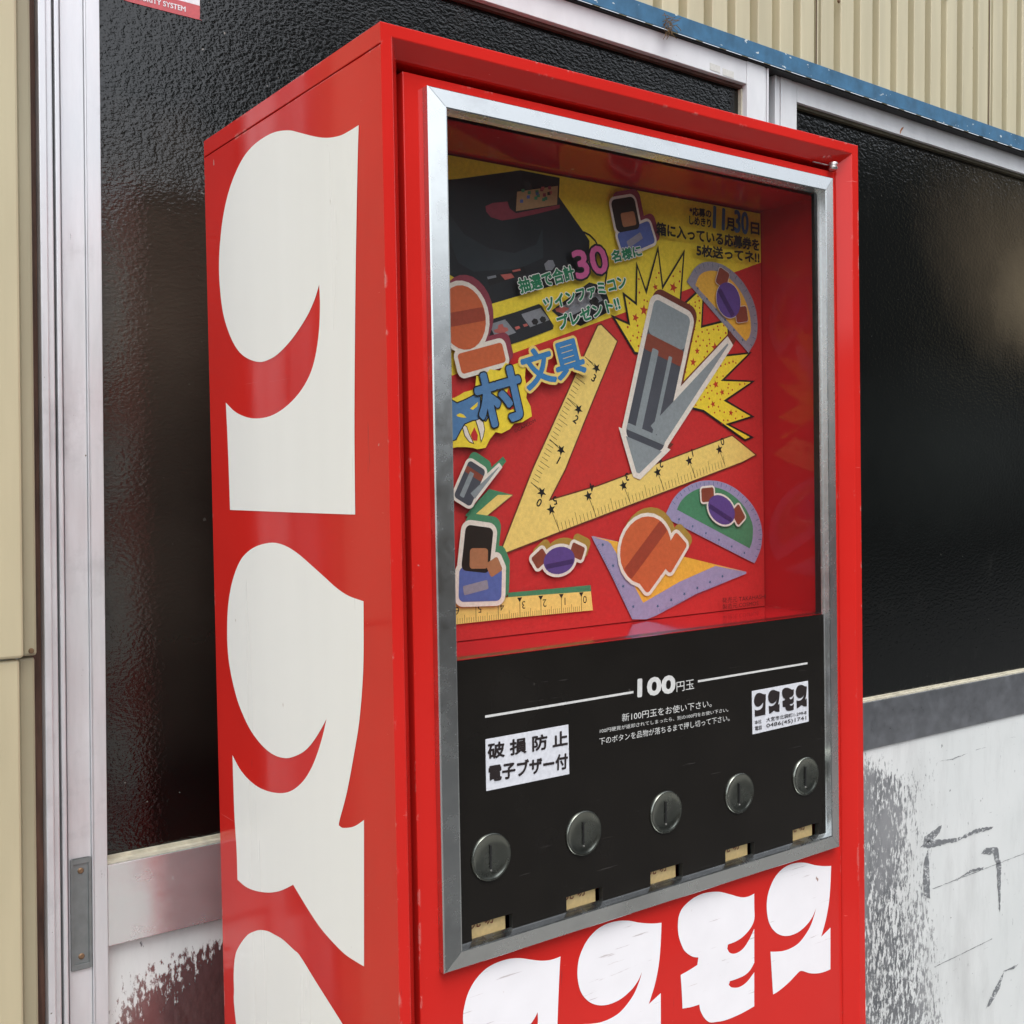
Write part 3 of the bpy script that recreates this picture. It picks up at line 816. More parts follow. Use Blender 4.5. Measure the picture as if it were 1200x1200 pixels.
# plain siding boards left of the doors: upper board laps over the lower one
mb = MB()
mb.box(-3.2, -0.1735, 0.430, 0.455, 1.196, 2.3, M['siding'])
mb.box(-0.1733, -0.1580, 0.4400, 0.470, 1.196, 2.3, M['trim'])
mb.build('upper_siding', WALL, O, bevel=0.003)
mb = MB()
mb.box(-3.2, -0.1765, 0.4345, 0.4545, 0.0, 1.194, M['siding'])
mb.box(-0.1763, -0.1590, 0.4450, 0.470, 0.0, 1.194, M['trim'])
mb.build('lower_siding', WALL, O, bevel=0.003)
mb = MB()
mb.lathe([(0.0, 0.002), (0.0022, 0.0018), (0.003, 0.0)], (-0.164, 0.4399, 1.2015), 'y', M['screw'], 12)
mb.build('nail_head', WALL, O, smooth=True)

# dry tuft caught on the strip
mb = MB()
rr = random.Random(9)
for k in range(26):
    p = Vector((0.782 + rr.uniform(-.012, .012), 0.4575, 2.085 + rr.uniform(-0.010, 0.018)))
    d = Vector((rr.uniform(-1, 1), rr.uniform(-0.6, 0.0), rr.uniform(-0.9, 0.7))).normalized()
    pts = [p]
    for s in range(5):
        d = (d + Vector((rr.uniform(-.5, .5), rr.uniform(-.2, .2), rr.uniform(-.6, .3)))).normalized()
        pts.append(pts[-1] + d * 0.0042)
        if pts[-1].y > 0.4565:
            pts[-1].y = 0.4565
    mb.tube(pts, 0.0005, M['straw'], 4)
tag(mb.build('straw_tuft', merge=False), 'small dry tangled tuft caught on the blue strip above the doors', 'tuft')

# ------------------------------------------------------------------ sliding doors
def grooved(mb, x0, x1, y, yb, z0, z1, lines, m):
    """stile made of butted strips with narrow grooves between them"""
    xs = [x0] + list(lines) + [x1]
    for i in range(len(xs) - 1):
        a = xs[i] + (0.0008 if i else 0)
        b = xs[i + 1] - (0.0008 if i < len(xs) - 2 else 0)
        mb.box(a, b, y + (0.0016 if i % 2 else 0), yb, z0, z1, m)

DL = empty('sliding_door', (0.45, 0.485, 0.03), 'aluminium sliding door behind the red machine with recessed grey pull handle at far left', 'door')
O = (0.45, 0.485, 0.03)
mb = MB()
mb.box(-0.1205, -0.0960, 0.4700, 0.500, 0.04, 2.0775, M['door_alu'])
mb.box(-0.0957, -0.0938, 0.4675, 0.500, 0.04, 2.0775, M['door_alu'])
mb.box(-0.0935, -0.0785, 0.4690, 0.500, 0.04, 2.0775, M['door_alu'])
sl = mb.build('stile', DL, O, bevel=0.0008)
tag(sl, 'left upright of the door with a raised ridge and pull handle')
mb = MB()
grooved(mb, 0.9790, 1.0335, 0.470, 0.500, 0.04, 2.0775, (1.0235, 1.0292), M['anod_white'])
mb.build('stile', DL, O, bevel=0.0006)
mb = MB()
mb.box(-0.0783, 0.9788, 0.4712, 0.500, 0.8580, 0.9495, M['rail_near'])
tag(mb.build('rail', DL, O, bevel=0.0008), 'middle rail below the glass')
mb = MB()
mb.box(-0.0783, 0.9788, 0.4712, 0.500, 2.0400, 2.0775, M['anod_white'])
tag(mb.build('rail', DL, O, bevel=0.0008), 'top rail')
mb = MB()
mb.box(-0.0783, 0.9788, 0.4712, 0.500, 0.04, 0.13, M['rail_alu'])
tag(mb.build('rail', DL, O, bevel=0.0008), 'bottom rail')
mb = MB()
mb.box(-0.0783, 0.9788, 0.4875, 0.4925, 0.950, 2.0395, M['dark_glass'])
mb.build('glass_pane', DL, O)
mb = MB()
mb.box(-0.0783, 0.9788, 0.4745, 0.4872, 0.9498, 0.9525, M['putty'])
mb.box(-0.0783, 0.9788, 0.4830, 0.4872, 0.9527, 0.9560, M['putty'])
mb.box(-0.0783, 0.9788, 0.4800, 0.4872, 2.0345, 2.0396, M['gasket'])
mb.box(0.9760, 0.9787, 0.4800, 0.4872, 0.9562, 2.0343, M['putty'])
mb.build('gasket', DL, O)
mb = MB()
mb.box(-0.0783, 0.9788, 0.482, 0.490, 0.132, 0.8575, M['worn_near'])
mb.build('lower_panel', DL, O)
# recessed pull handle with two screws
mb = MB()
x0, x1, z0, z1 = -0.1190, -0.0966, 0.8415, 0.9645
mb.box(x0, x0 + 0.003, 0.4676, 0.4698, z0, z1, M['handle'])
mb.box(x1 - 0.003, x1, 0.4676, 0.4698, z0, z1, M['handle'])
mb.box(x0 + 0.003, x1 - 0.003, 0.4676, 0.4698, z1 - 0.006, z1, M['handle'])
mb.box(x0 + 0.003, x1 - 0.003, 0.4676, 0.4698, z0, z0 + 0.006, M['handle'])
mb.box(x0 + 0.003, x1 - 0.003, 0.4692, 0.4698, z0 + 0.006, z1 - 0.006, M['handle'])
for zz in (z0 + 0.014, z1 - 0.014):
    mb.lathe([(0.0, 0.0012), (0.0022, 0.0012), (0.0034, 0.0004), (0.0034, 0.0)], (x0 + 0.0112, 0.4692, zz), 'y', M['screw'], 14)
mb.build('handle', DL, O, bevel=0.0005)
mb = MB()
for q in ([(0.8908, 2.0552), (0.9148, 2.0546), (0.9149, 2.0436), (0.8908, 2.0444)], [(0.9209, 2.0531), (0.9475, 2.0526), (0.9475, 2.0420), (0.9209, 2.0424)]):
    mb.prism(q, 0.4706, 0.4711, M['tape'])
mb.build('paper_tag', DL, O)

DR = empty('sliding_door', (1.75, 0.50, 0.03), 'aluminium sliding door right of the red machine with scraped white lower panel', 'door')
O = (1.75, 0.50, 0.03)
mb = MB()
grooved(mb, 1.0665, 1.1262, 0.484, 0.515, 0.04, 2.0778, (1.0712, 1.0812, 1.1115), M['anod_white'])
mb.build('stile', DR, O, bevel=0.0006)
mb = MB()
mb.box(2.30, 2.36, 0.484, 0.515, 0.04, 2.074, M['anod_white'])
mb.build('stile', DR, O, bevel=0.0008)
mb = MB()
mb.box(1.1264, 2.2998, 0.4852, 0.515, 0.8748, 0.9648, M['rail_alu'])
tag(mb.build('rail', DR, O, bevel=0.0008), 'stained grey rail below the glass')
mb = MB()
mb.box(1.1264, 2.2998, 0.4852, 0.515, 2.0440, 2.0778, M['anod_white'])
mb.prism([(1.4300, 2.0455), (1.4315, 2.0520), (1.4360, 2.0575), (1.4415, 2.0605), (1.4395, 2.0560), (1.4345, 2.0515), (1.4315, 2.0458)], 0.4843, 0.4851, M['rust'])
tag(mb.build('rail', DR, O, merge=False), 'white top rail with a rust drip')
mb = MB()
mb.box(1.1264, 2.2998, 0.4852, 0.515, 0.04, 0.13, M['rail_alu'])
tag(mb.build('rail', DR, O, bevel=0.0008), 'bottom rail')
mb = MB()
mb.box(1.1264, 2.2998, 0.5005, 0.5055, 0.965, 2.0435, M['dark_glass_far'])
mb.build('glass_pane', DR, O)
mb = MB()
mb.box(1.1264, 2.2998, 0.4880, 0.5002, 0.9650, 0.9678, M['putty'])
mb.box(1.1264, 2.2998, 0.4960, 0.5002, 0.9680, 0.9703, M['putty'])
mb.box(1.1264, 2.2998, 0.4920, 0.5002, 2.0380, 2.0436, M['olive'])
mb.build('gasket', DR, O)
mb = MB()
mb.box(1.1264, 2.2998, 0.489, 0.504, 0.132, 0.8744, M['worn_far'])
for q in ([(1.5193, 0.6551), (1.5495, 0.6619), (1.6504, 0.6471), (1.7205, 0.6536), (1.7872, 0.6474), (1.7812, 0.6425), (1.7087, 0.6447), (1.6562, 0.6415), (1.5496, 0.6466)],
          [(1.53, 0.6576), (1.5331, 0.6726), (1.5933, 0.6868), (1.5846, 0.6692), (1.555, 0.6601)],
          [(1.5443, 0.6452), (1.55, 0.6187), (1.553, 0.5421), (1.5311, 0.5556), (1.5294, 0.6186)],
          [(1.7393, 0.597), (1.7573, 0.6055), (1.804, 0.5998), (1.8196, 0.5574), (1.8162, 0.4563), (1.8114, 0.4648), (1.8005, 0.5625), (1.7881, 0.5874)],
          [(1.6458, 0.5604), (1.6979, 0.5723), (1.7517, 0.5666), (1.7458, 0.5638), (1.6981, 0.5657)],
          [(1.8294, 0.3235), (1.8935, 0.3241), (1.8742, 0.3172)],
          [(1.7622, 0.2605), (1.7986, 0.2978), (1.8358, 0.3219), (1.8175, 0.2907), (1.7867, 0.2671)],
          [(1.5805, 0.8176), (1.6254, 0.8149), (1.6852, 0.8185), (1.6311, 0.813)],
          [(1.5616, 0.5624), (1.9223, 0.5643), (1.9237, 0.5632), (1.5638, 0.5612)],
          [(1.569, 0.4013), (1.7846, 0.4062), (1.7859, 0.4049), (1.5724, 0.4)]):
    # ragged the outline a little so that each scrape looks rubbed, not cut
    pts = []
    for i in range(len(q)):
        a, b = Vector(q[i]), Vector(q[(i + 1) % len(q)])
        nseg = max(2, int((b - a).length / 0.006))
        amp = 0.0006 if len(q) <= 4 else 0.0016
        for k in range(nseg):
            c = a.lerp(b, k / nseg)
            pts.append((c.x + random.uniform(-amp, amp), c.y + random.uniform(-amp, amp)))
    mb.flat(pts, lambda a, b: (a, 0.4884, b), M['bare'])
mb.build('lower_panel', DR, O, merge=False)

# security sticker on the left pane
mb = MB()
mb.box(-0.0435, 0.0430, 0.4866, 0.4873, 1.9370, 2.0100, M['secwhite'])
mb.prism(smooth_outline([(-0.0435, 1.9369), (-0.0435, 1.9245), (-0.0425, 1.9215), (-0.0395, 1.9205), (0.0390, 1.9205), (0.0420, 1.9215), (0.0430, 1.9245), (0.0430, 1.9369)], 3), 0.4866, 0.4873, M['secred'])
add_text(mb, 'SECURITY SYSTEM', (-0.0385, 1.9255), (0.0255, 1.9255), 0.0058, 0.4862, M['secwhite'], 0.02)
tag(mb.build('security_sticker', merge=False), 'small red and white security system sticker on the dark glass at top left', 'sticker')

# ------------------------------------------------------------------ vending machine
RX, RY, RZ = -0.0064, -0.0145, -0.0136
ROT = Matrix.Rotation(RZ, 3, 'Z') @ Matrix.Rotation(RY, 3, 'Y') @ Matrix.Rotation(RX, 3, 'X')
BASE = Vector((0.02519, -0.01158, 0.0002))
W, D, H = 0.62, 0.3843, 1.75
BO = Vector((W / 2, D / 2, 0.03))
VM = empty('vending_machine', BASE + ROT @ BO, 'tall red five slot toy vending machine with white lettering and glazed front', 'vending machine', ROT)
RED = M['red']

# cabinet shell
mb = MB()
ZB, SEAM = 0.06, H - 0.0171
for sx in (0.0, W):
    s = 1 if sx == 0 else -1
    mb.face([(sx, 0, ZB), (sx, D, ZB), (sx, D, SEAM - 0.0013), (sx, 0, SEAM - 0.0013)], RED)
    mb.face([(sx, 0, SEAM), (sx, D, SEAM), (sx, D, H), (sx, 0, H)], RED)
    xi = sx + s * 0.004
    mb.face([(xi, 0, SEAM - 0.0013), (xi, D, SEAM - 0.0013), (xi, D, SEAM), (xi, 0, SEAM)], M['black'])
    mb.face([(sx, 0, SEAM), (sx, D, SEAM), (xi, D, SEAM), (xi, 0, SEAM)], RED)
    mb.face([(sx, 0, SEAM - 0.0013), (sx, D, SEAM - 0.0013), (xi, D, SEAM - 0.0013), (xi, 0, SEAM - 0.0013)], RED)
mb.face([(0, 0, H), (W, 0, H), (W, D, H), (0, D, H)], RED)
mb.face([(0, D, ZB), (W, D, ZB), (W, D, H), (0, D, H)], RED)
mb.face([(0, 0, ZB), (W, 0, ZB), (W, D, ZB), (0, D, ZB)], RED)
# front lip, its inward bevel, and the return behind it
rings = [(0.0, 0.0), (0.0105, 0.0), (0.0112, 0.0006), (0.0222, 0.0135), (0.0232, 0.0160), (0.0232, 0.034)]
def rect_ring(i):
    d, y = i
    return [(d, y, H - d), (W - d, y, H - d), (W - d, y, ZB + d), (d, y, ZB + d)]
for a, b in zip(rings[:-1], rings[1:]):
    A, B = rect_ring(a), rect_ring(b)
    for k in range(4):
        k2 = (k + 1) % 4
        mb.face([A[k], A[k2], B[k2], B[k]], RED)
mb.build('cabinet', VM, BO, bevel=0.0009)
for x in (0.05, W - 0.05):
    for y in (0.05, D - 0.05):
        mb = MB()
        zf = 0.030 - (0.0145 * (x - 0.05)) * 0.9 - 0.001
        mb.lathe([(0.0, zf - 0.0), (0.022, zf), (0.022, zf + 0.006), (0.012, zf + 0.008), (0.012, 0.0598)], (x, y, 0), 'z', M['black'], 18)
        mb.build('adjuster_foot', VM, BO, smooth=True)

# door: a red sheet with a window cut-out
DX0, DX1, DZ1, DZ0 = 0.0285, W - 0.0236, H - 0.0303, 0.0860
OX0, OX1, OZ0, OZ1 = 0.0560, 0.5750, H - 0.7895, H - 0.0480
mb = MB()
yf, yb = 0.0140, 0.0300
def q(x0, x1, z0, z1):
    mb.face([(x0, yf, z0), (x1, yf, z0), (x1, yf, z1), (x0, yf, z1)], RED)
xs, zs = [DX0, OX0, OX1, DX1], [DZ0, OZ0, OZ1, DZ1]
for i in range(3):
    for j in range(3):
        if not (i == 1 and j == 1):
            q(xs[i], xs[i + 1], zs[j], zs[j + 1])
def band(x0, x1, z0, z1, m):
    P = [(x0, z0), (x1, z0), (x1, z1), (x0, z1)]
    for k in range(4):
        a, b = P[k], P[(k + 1) % 4]
        mb.face([(a[0], yf, a[1]), (b[0], yf, b[1]), (b[0], yb, b[1]), (a[0], yb, a[1])], m)
for zz in range(3):
    mb.face([(DX0, yf, zs[zz]), (DX0, yf, zs[zz + 1]), (DX0, yb, zs[zz + 1]), (DX0, yb, zs[zz])], RED)
    mb.face([(DX1, yf, zs[zz]), (DX1, yf, zs[zz + 1]), (DX1, yb, zs[zz + 1]), (DX1, yb, zs[zz])], RED)
for xx in range(3):
    mb.face([(xs[xx], yf, DZ1), (xs[xx + 1], yf, DZ1), (xs[xx + 1], yb, DZ1), (xs[xx], yb, DZ1)], RED)
    mb.face([(xs[xx], yf, DZ0), (xs[xx + 1], yf, DZ0), (xs[xx + 1], yb, DZ0), (xs[xx], yb, DZ0)], RED)
band(OX0, OX1, OZ0, OZ1, M['black'])
mb.build('door', VM, BO, bevel=0.0010)

# hinge pin at the top right of the door
mb = MB()
hx, hy, hz = 0.5868, 0.0085, H - 0.0262
mb.lathe([(0.0, -0.0045), (0.0042, -0.0045), (0.0050, -0.0036), (0.0050, -0.0016), (0.0040, -0.0010), (0.0040, 0.0006),
          (0.0050, 0.0012), (0.0050, 0.0032), (0.0042, 0.0040), (0.0, 0.0042)], (hx, hy, hz), 'z', M['bolt'], 20)
mb.box(hx - 0.030, hx - 0.004, 0.0120, 0.0138, hz + 0.0008, hz + 0.0016, M['bolt'])
mb.build('hinge', VM, BO, smooth=True)

# window frame: mitred aluminium profile
FX0, FX1, FZ0, FZ1 = 0.0480, 0.5832, H - 0.7970, H - 0.0405
prof = [(0.0, 0.0139), (0.0, 0.0068), (0.0010, 0.0056), (0.0160, 0.0030), (0.0172, 0.0034), (0.0186, 0.0085), (0.0200, 0.0125)]
mb = MB()
for a, b in zip(prof[:-1], prof[1:]):
    A, B = [[(FX0 + d, y, FZ1 - d), (FX1 - d, y, FZ1 - d), (FX1 - d, y, FZ0 + d), (FX0 + d, y, FZ0 + d)] for d, y in (a, b)]
    for k in range(4):
        k2 = (k + 1) % 4
        mb.face([A[k], A[k2], B[k2], B[k]], M['frame_alu'])
# hairline mitre joints
for (cx, cz, dx, dz) in ((FX0, FZ1, 1, -1), (FX1, FZ1, -1, -1), (FX1, FZ0, -1, 1), (FX0, FZ0, 1, 1)):
    t0, t1 = 0.0016, 0.0157
    y0, y1 = 0.00545, 0.00300
    e = 0.00022
    mb.face([(cx + dx * t0 - e, y0 - .0001, cz + dz * t0), (cx + dx * t1 - e, y1 - .0001, cz + dz * t1), (cx + dx * t1 + e, y1 - .0001, cz + dz * t1), (cx + dx * t0 + e, y0 - .0001, cz + dz * t0)], M['handle'])
mb.build('window_frame', VM, BO, merge=False)

# black coin panel with five cut-outs
PX0, PX1, PZ0, PZ1 = 0.0580, 0.5735, H - 0.7890, H - 0.5302
WX = [0.0800 + 0.1069 * k for k in range(5)]
WZ0, WZ1 = H - 0.7815, H - 0.7637
WW = 0.0447
mb = MB()
py = 0.0100
BP = M['black_panel']
def pf(x0, x1, z0, z1):
    mb.face([(x0, py, z0), (x1, py, z0), (x1, py, z1), (x0, py, z1)], BP)
cuts = [PX0]
for x in WX:
    cuts += [x, x + WW]
cuts.append(PX1)
for i in range(len(cuts) - 1):
    pf(cuts[i], cuts[i + 1], WZ1, PZ1)
    pf(cuts[i], cuts[i + 1], PZ0, WZ0)
    if i % 2 == 0:
        pf(cuts[i], cuts[i + 1], WZ0, WZ1)
for x in WX:
    P = [(x, WZ0), (x + WW, WZ0), (x + WW, WZ1), (x, WZ1)]
    for k in range(4):
        a, b = P[k], P[(k + 1) % 4]
        mb.face([(a[0], py, a[1]), (b[0], py, b[1]), (b[0], py + 0.006, b[1]), (a[0], py + 0.006, a[1])], M['black'])
mb.face([(PX0, py, PZ1), (PX1, py, PZ1), (PX1, 0.030, PZ1), (PX0, 0.030, PZ1)], BP)
tag(mb.build('coin_panel', VM, BO), 'black acrylic panel carrying the coin plates')
mb = MB()
for i in range(len(LINE1) - 1):
    pass
for a, b in ((LINE1[0], LINE1[1]), (LINE2[0], LINE2[1])):
    mb.face([(a[0], 0.0096, 1.1668), (b[0], 0.0096, 1.1668), (b[0], 0.0096, 1.1690), (a[0], 0.0096, 1.1690)], M['panelwhite'])
for kind, s, p0, p1, h in WRITING:
    if kind == 'p100':
        add_text(mb, s, p0, p1, h, 0.0096, M['panelwhite'], 0.055)
    elif kind == 'panel':
        add_text(mb, s, p0, p1, h, 0.0096, M['panelwhite'], 0.0)
    elif kind == 'panels':
        add_text(mb, s, p0, p1, h, 0.0096, M['panelwhite'], 0.0)
tag(mb.build('panel_lettering', VM, BO, merge=False), 'white printed price line and instructions')
for k, x in enumerate(WX):
    mb = MB()
    mb.box(x - 0.002, x + WW - 0.0035, 0.0170, 0.0185, WZ0 - 0.006, WZ1 + 0.008, M['card'])
    add_text(mb, '売 切', (x + 0.004, WZ1 - 0.0064), (x + 0.028, WZ1 - 0.0064), 0.0105, 0.0166, M['cardred'], 0.01)
    mb.build('sold_out_card', VM, BO, merge=False)
# coin plates: shallow steel dishes with an upright slit
for k in range(5):
    cx, cz = 0.1015 + 0.10695 * k, H - 0.7075
    mb = MB()
    mb.lathe([(0.0213, 0.0), (0.0213, 0.0012), (0.0206, 0.0021), (0.0196, 0.0022), (0.0188, 0.0017), (0.0160, 0.0009),
              (0.0110, 0.0004), (0.0055, 0.00025), (0.0, 0.0002)], (cx, 0.0099, cz), 'y', M['steel'], 44)
    cp = mb.build('coin_plate', VM, BO, smooth=True)
    mb = MB()
    mb.prism([(cx - 0.0016, cz - 0.0105), (cx - 0.0002, cz - 0.0105), (cx + 0.0002, cz - 0.002), (cx + 0.0002, cz + 0.0105), (cx - 0.0012, cz + 0.0105), (cx - 0.0012, cz - 0.002)],
             0.0084, 0.0099, M['black'])
    mb.lathe([(0.0, 0.0008), (0.0006, 0.0008), (0.0009, 0.0)], (cx, 0.0094, cz - 0.0122), 'y', M['bolt'], 8)
    sl = mb.build('coin_slit', cp, BO)

# white warning sticker and the maker's sticker
mb = MB()
mb.prism([(p[0], p[1]) for p in WARN], 0.0094, 0.0099, M['sticker'])
for kind, s, p0, p1, h in WRITING:
    if kind == 'stick':
        add_text(mb, s, p0, p1, h, 0.0090, M['stickink'], 0.035)
tag(mb.build('warning_sticker', VM, BO, merge=False), 'white sticker with two lines of heavy black characters')

F_KO = []
sx0, sx1 = min(p[0] for p in SIDE_KO), max(p[0] for p in SIDE_KO)
sz0, sz1 = min(p[1] for p in SIDE_KO), max(p[1] for p in SIDE_KO)
for a, b in SIDE_KO:
    u = 1 - (a - sx0) / (sx1 - sx0)
    v = (b - sz0) / (sz1 - sz0)
    F_KO.append((0.0716 + 0.1100 * u, 0.8107 + (0.9445 - 0.8107) * v))
F_SU2 = [(a - 0.2662, b) for a, b in F_SU]
LOGO = [F_KO, F_SU2, F_MO, F_SU]
mb = MB()
mb.prism([(p[0], p[1]) for p in MAKR], 0.0094, 0.0099, M['sticker'])
bx0, bx1, bz0, bz1 = 0.4465, 0.5328, 1.1190, 1.1453
for L in LOGO:
    pts = [(bx0 + (a - 0.0716) / (0.5776 - 0.0716) * (bx1 - bx0), bz0 + (b - 0.8046) / (0.9469 - 0.8046) * (bz1 - bz0)) for a, b in smooth_outline(L, 2)]
    mb.flat(pts, lambda a, b: (a, 0.0090, b), M['stickink'])
for kind, s, p0, p1, h in WRITING:
    if kind == 'maker':
        add_text(mb, s, p0, p1, h, 0.0090, M['stickink'], 0.012)
tag(mb.build('maker_sticker', VM, BO, merge=False), 'small white sticker with black logo, address and telephone number')

# display compartment behind the glass
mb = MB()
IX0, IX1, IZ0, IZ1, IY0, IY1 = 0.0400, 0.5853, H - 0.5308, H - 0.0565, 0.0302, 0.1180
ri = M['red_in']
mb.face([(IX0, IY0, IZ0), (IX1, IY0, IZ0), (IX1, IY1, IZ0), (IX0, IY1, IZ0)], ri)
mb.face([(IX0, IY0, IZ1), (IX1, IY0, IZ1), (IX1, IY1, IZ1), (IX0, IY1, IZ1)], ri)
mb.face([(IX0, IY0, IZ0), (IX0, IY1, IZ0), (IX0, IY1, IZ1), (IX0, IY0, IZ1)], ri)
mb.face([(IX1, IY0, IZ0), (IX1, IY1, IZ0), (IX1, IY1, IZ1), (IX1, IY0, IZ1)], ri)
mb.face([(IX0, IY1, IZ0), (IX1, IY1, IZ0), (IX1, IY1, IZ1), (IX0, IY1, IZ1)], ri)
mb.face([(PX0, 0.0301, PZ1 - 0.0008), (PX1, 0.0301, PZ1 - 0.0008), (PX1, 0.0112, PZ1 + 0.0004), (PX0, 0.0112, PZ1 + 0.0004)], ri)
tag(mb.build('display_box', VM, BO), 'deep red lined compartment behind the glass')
mb = MB()
mb.box(PX0, PX1, 0.0094, 0.0110, PZ1 + 0.0008, H - 0.0530, M['pane'])
tag(mb.build('window_glass', VM, BO), 'clear pane over the display')

# big white characters on the left side and on the front
mb = MB()
side = lambda a, b: (-0.0004, a, b)
lets = []
for key, L in (('ko', SIDE_KO), ('su', SIDE_SU)):
    lets.append(smooth_outline(L, 4))
mz = [(a, b) for a, b in SIDE_MO_TOP]
mo = mz + [(0.0480, 0.760), (0.0480, 0.735), (0.062, 0.708), (0.090, 0.690), (0.118, 0.684), (0.118, 0.668), (0.080, 0.664), (0.048, 0.690),
           (0.0480, 0.630), (0.062, 0.606), (0.090, 0.590), (0.122, 0.584), (0.122, 0.570), (0.080, 0.566), (0.048, 0.590), (0.0480, 0.470), (0.110, 0.440), (0.190, 0.425), (0.225, 0.450),
           (0.232, 0.500), (0.330, 0.490), (0.340, 0.590), (0.230, 0.640), (0.225, 0.660), (0.285, 0.680), (0.330, 0.730)]
lets.append(smooth_outline(mo[::-1], 4))
lets.append([(a, b - 0.895 + 0.05) for a, b in smooth_outline(SIDE_SU, 3)])
for L in lets[:3]:
    pass
for L in lets[:3]:
    m1 = MB()
    m1.flat(L, side, M['white_paint'])
    m1.build('side_character', VM, BO)
for L in LOGO:
    m1 = MB()
    m1.flat(smooth_outline(L, 4), lambda a, b: (a, 0.0136, b), M['white_front'])
    m1.build('front_character', VM, BO)

# ------------------------------------------------------------------ display sheet standing in the compartment
SO = Vector((0.3125, 0.1145, H - 0.5306))
SHEET_OB = empty('display_sheet', BASE + ROT @ SO, 'yellow and red stationery prize sheet standing behind the machine glass', 'poster', ROT)
YP = 0.1130
LAY = [0]
def yl(step=1):
    LAY[0] += step
    return YP - LAY[0] * 0.00004
SX0, SX1, SZ0, SZ1 = 0.0420, 0.5838, H - 0.5300, H - 0.0590
def part(name, items, label=None, clip=True):
    """items: (outline, material) from back to front, each on its own thin layer"""
    mb = MB()
    for pts, m in items:
        y = yl()
        if clip:
            pts = [(min(max(a, SX0), SX1), min(max(b, SZ0), SZ1)) for a, b in pts]
        mb.flat(pts, lambda a, b: (a, y, b), M[m])
    o = mb.build(name, SHEET_OB, SO, merge=False)
    if label:
        o['label'] = label
    return o
K = SHEET
mb = MB()
mb.box(SX0, SX1, YP, YP + 0.0030, SZ0, SZ1, M['pred'])
mb.build('backing_sheet', SHEET_OB, SO)
e0, e2 = Vector(K['yellow_edge'][0]), Vector(K['yellow_edge'][2])
sl = (e2.y - e0.y) / (e2.x - e0.x)
part('yellow_field', [([(SX0, e0.y + sl * (SX0 - e0.x)), (SX1, e0.y + sl * (SX1 - e0.x)), (SX1, SZ1), (SX0, SZ1)], 'yellow')])
# prize console and its two controllers
CON = part('console_picture', [(K['console'], 'console'), (K['console_disc'], 'disc'), (K['console_front'], 'ink'), (K['cart'], 'ink'), (K['console_red'], 'maroon'),
                         (K['cart_label'], 'tan'), (K['btn_a'], 'padgrey'), (K['btn_b'], 'padkey'), (K['btn_c'], 'padkey'), (K['knob'], 'padgrey')],
     'dark games console with a maroon collar')
y = yl()
mb = MB()
rr = random.Random(3)
c0, c1, c2, c3 = [Vector(p) for p in K['cart_label']]
for k in range(16):
    u, v = rr.uniform(.05, .85), rr.uniform(.05, .75)
    p = c0.lerp(c1, u).lerp(c3.lerp(c2, u), v)
    mb.flat([(p.x, p.y), (p.x + .004, p.y + .0005), (p.x + .004, p.y + .004), (p.x, p.y + .0032)], lambda a, b: (a, y, b), M[rr.choice(['ink', 'maroon', 'dress', 'pgreen', 'padkey'])])
mb.build('cartridge_label', CON, SO, merge=False)
def ribbon(pts, wd):
    L, R_ = [], []
    for i, p in enumerate(pts):
        a, b = Vector(pts[max(0, i - 1)]), Vector(pts[min(len(pts) - 1, i + 1)])
        d = (b - a).normalized()
        n = Vector((-d.y, d.x)) * wd / 2
        L.append((p[0] + n.x, p[1] + n.y))
        R_.append((p[0] - n.x, p[1] - n.y))
    return L + R_[::-1]
part('controller_picture', [(ribbon(K['cord'], 0.002), 'ink'), (K['pad2_body'], 'console'), (K['pad2_face'], 'padgrey'), (K['pad2_cross'], 'padkey'), (K['pad2_b'], 'ink')])
part('controller_picture', [(ribbon(K['pad_cable'], 0.004), 'ink'), (K['pad_body'], 'console'), (K['pad_face'], 'padgrey'), (K['pad_cross'], 'padkey'), (K['pad_mid'], 'console'),
                            (K['pad_key1'], 'padkey'), (K['pad_key2'], 'padkey'), (K['pad_b1'], 'ink'), (K['pad_b2'], 'ink')])
# spiky burst filled with stars
BUR = part('star_burst', [(K['burst'], 'ink'), (grow(K['burst'], -0.0026), 'yellow')], 'jagged yellow burst with a black outline')
inner = grow(K['burst'], -0.0050)
mb = MB()
y = yl()
rr = random.Random(12)
bxs = [p[0] for p in inner]
bzs = [p[1] for p in inner]
placed = []
tries = 0
while len(placed) < 190 and tries < 9000:
    tries += 1
    p = (rr.uniform(min(bxs), max(bxs)), rr.uniform(min(bzs), max(bzs)))
    if not inside(p, inner):
        continue
    r = rr.choice([0.0066, 0.0054, 0.0044, 0.0014, 0.0012, 0.0012])
    if any((p[0] - a) ** 2 + (p[1] - b) ** 2 < (r + s + 0.0018) ** 2 for a, b, s in placed):
        continue
    if r > 0.002 and not all(inside((p[0] + r * math.cos(t), p[1] + r * math.sin(t)), inner) for t in (0, 1.57, 3.14, 4.71)):
        continue
    placed.append((p[0], p[1], r))
    if r > 0.002:
        mb.flat(star_pts(p[0], p[1], r, rr.uniform(-.4, .4)), lambda a, b: (a, y, b), M['star'])
    else:
        mb.flat(ellipse(p[0], p[1], r, r, n=7), lambda a, b: (a, y, b), M['star'])
mb.build('stars', BUR, SO, merge=False)

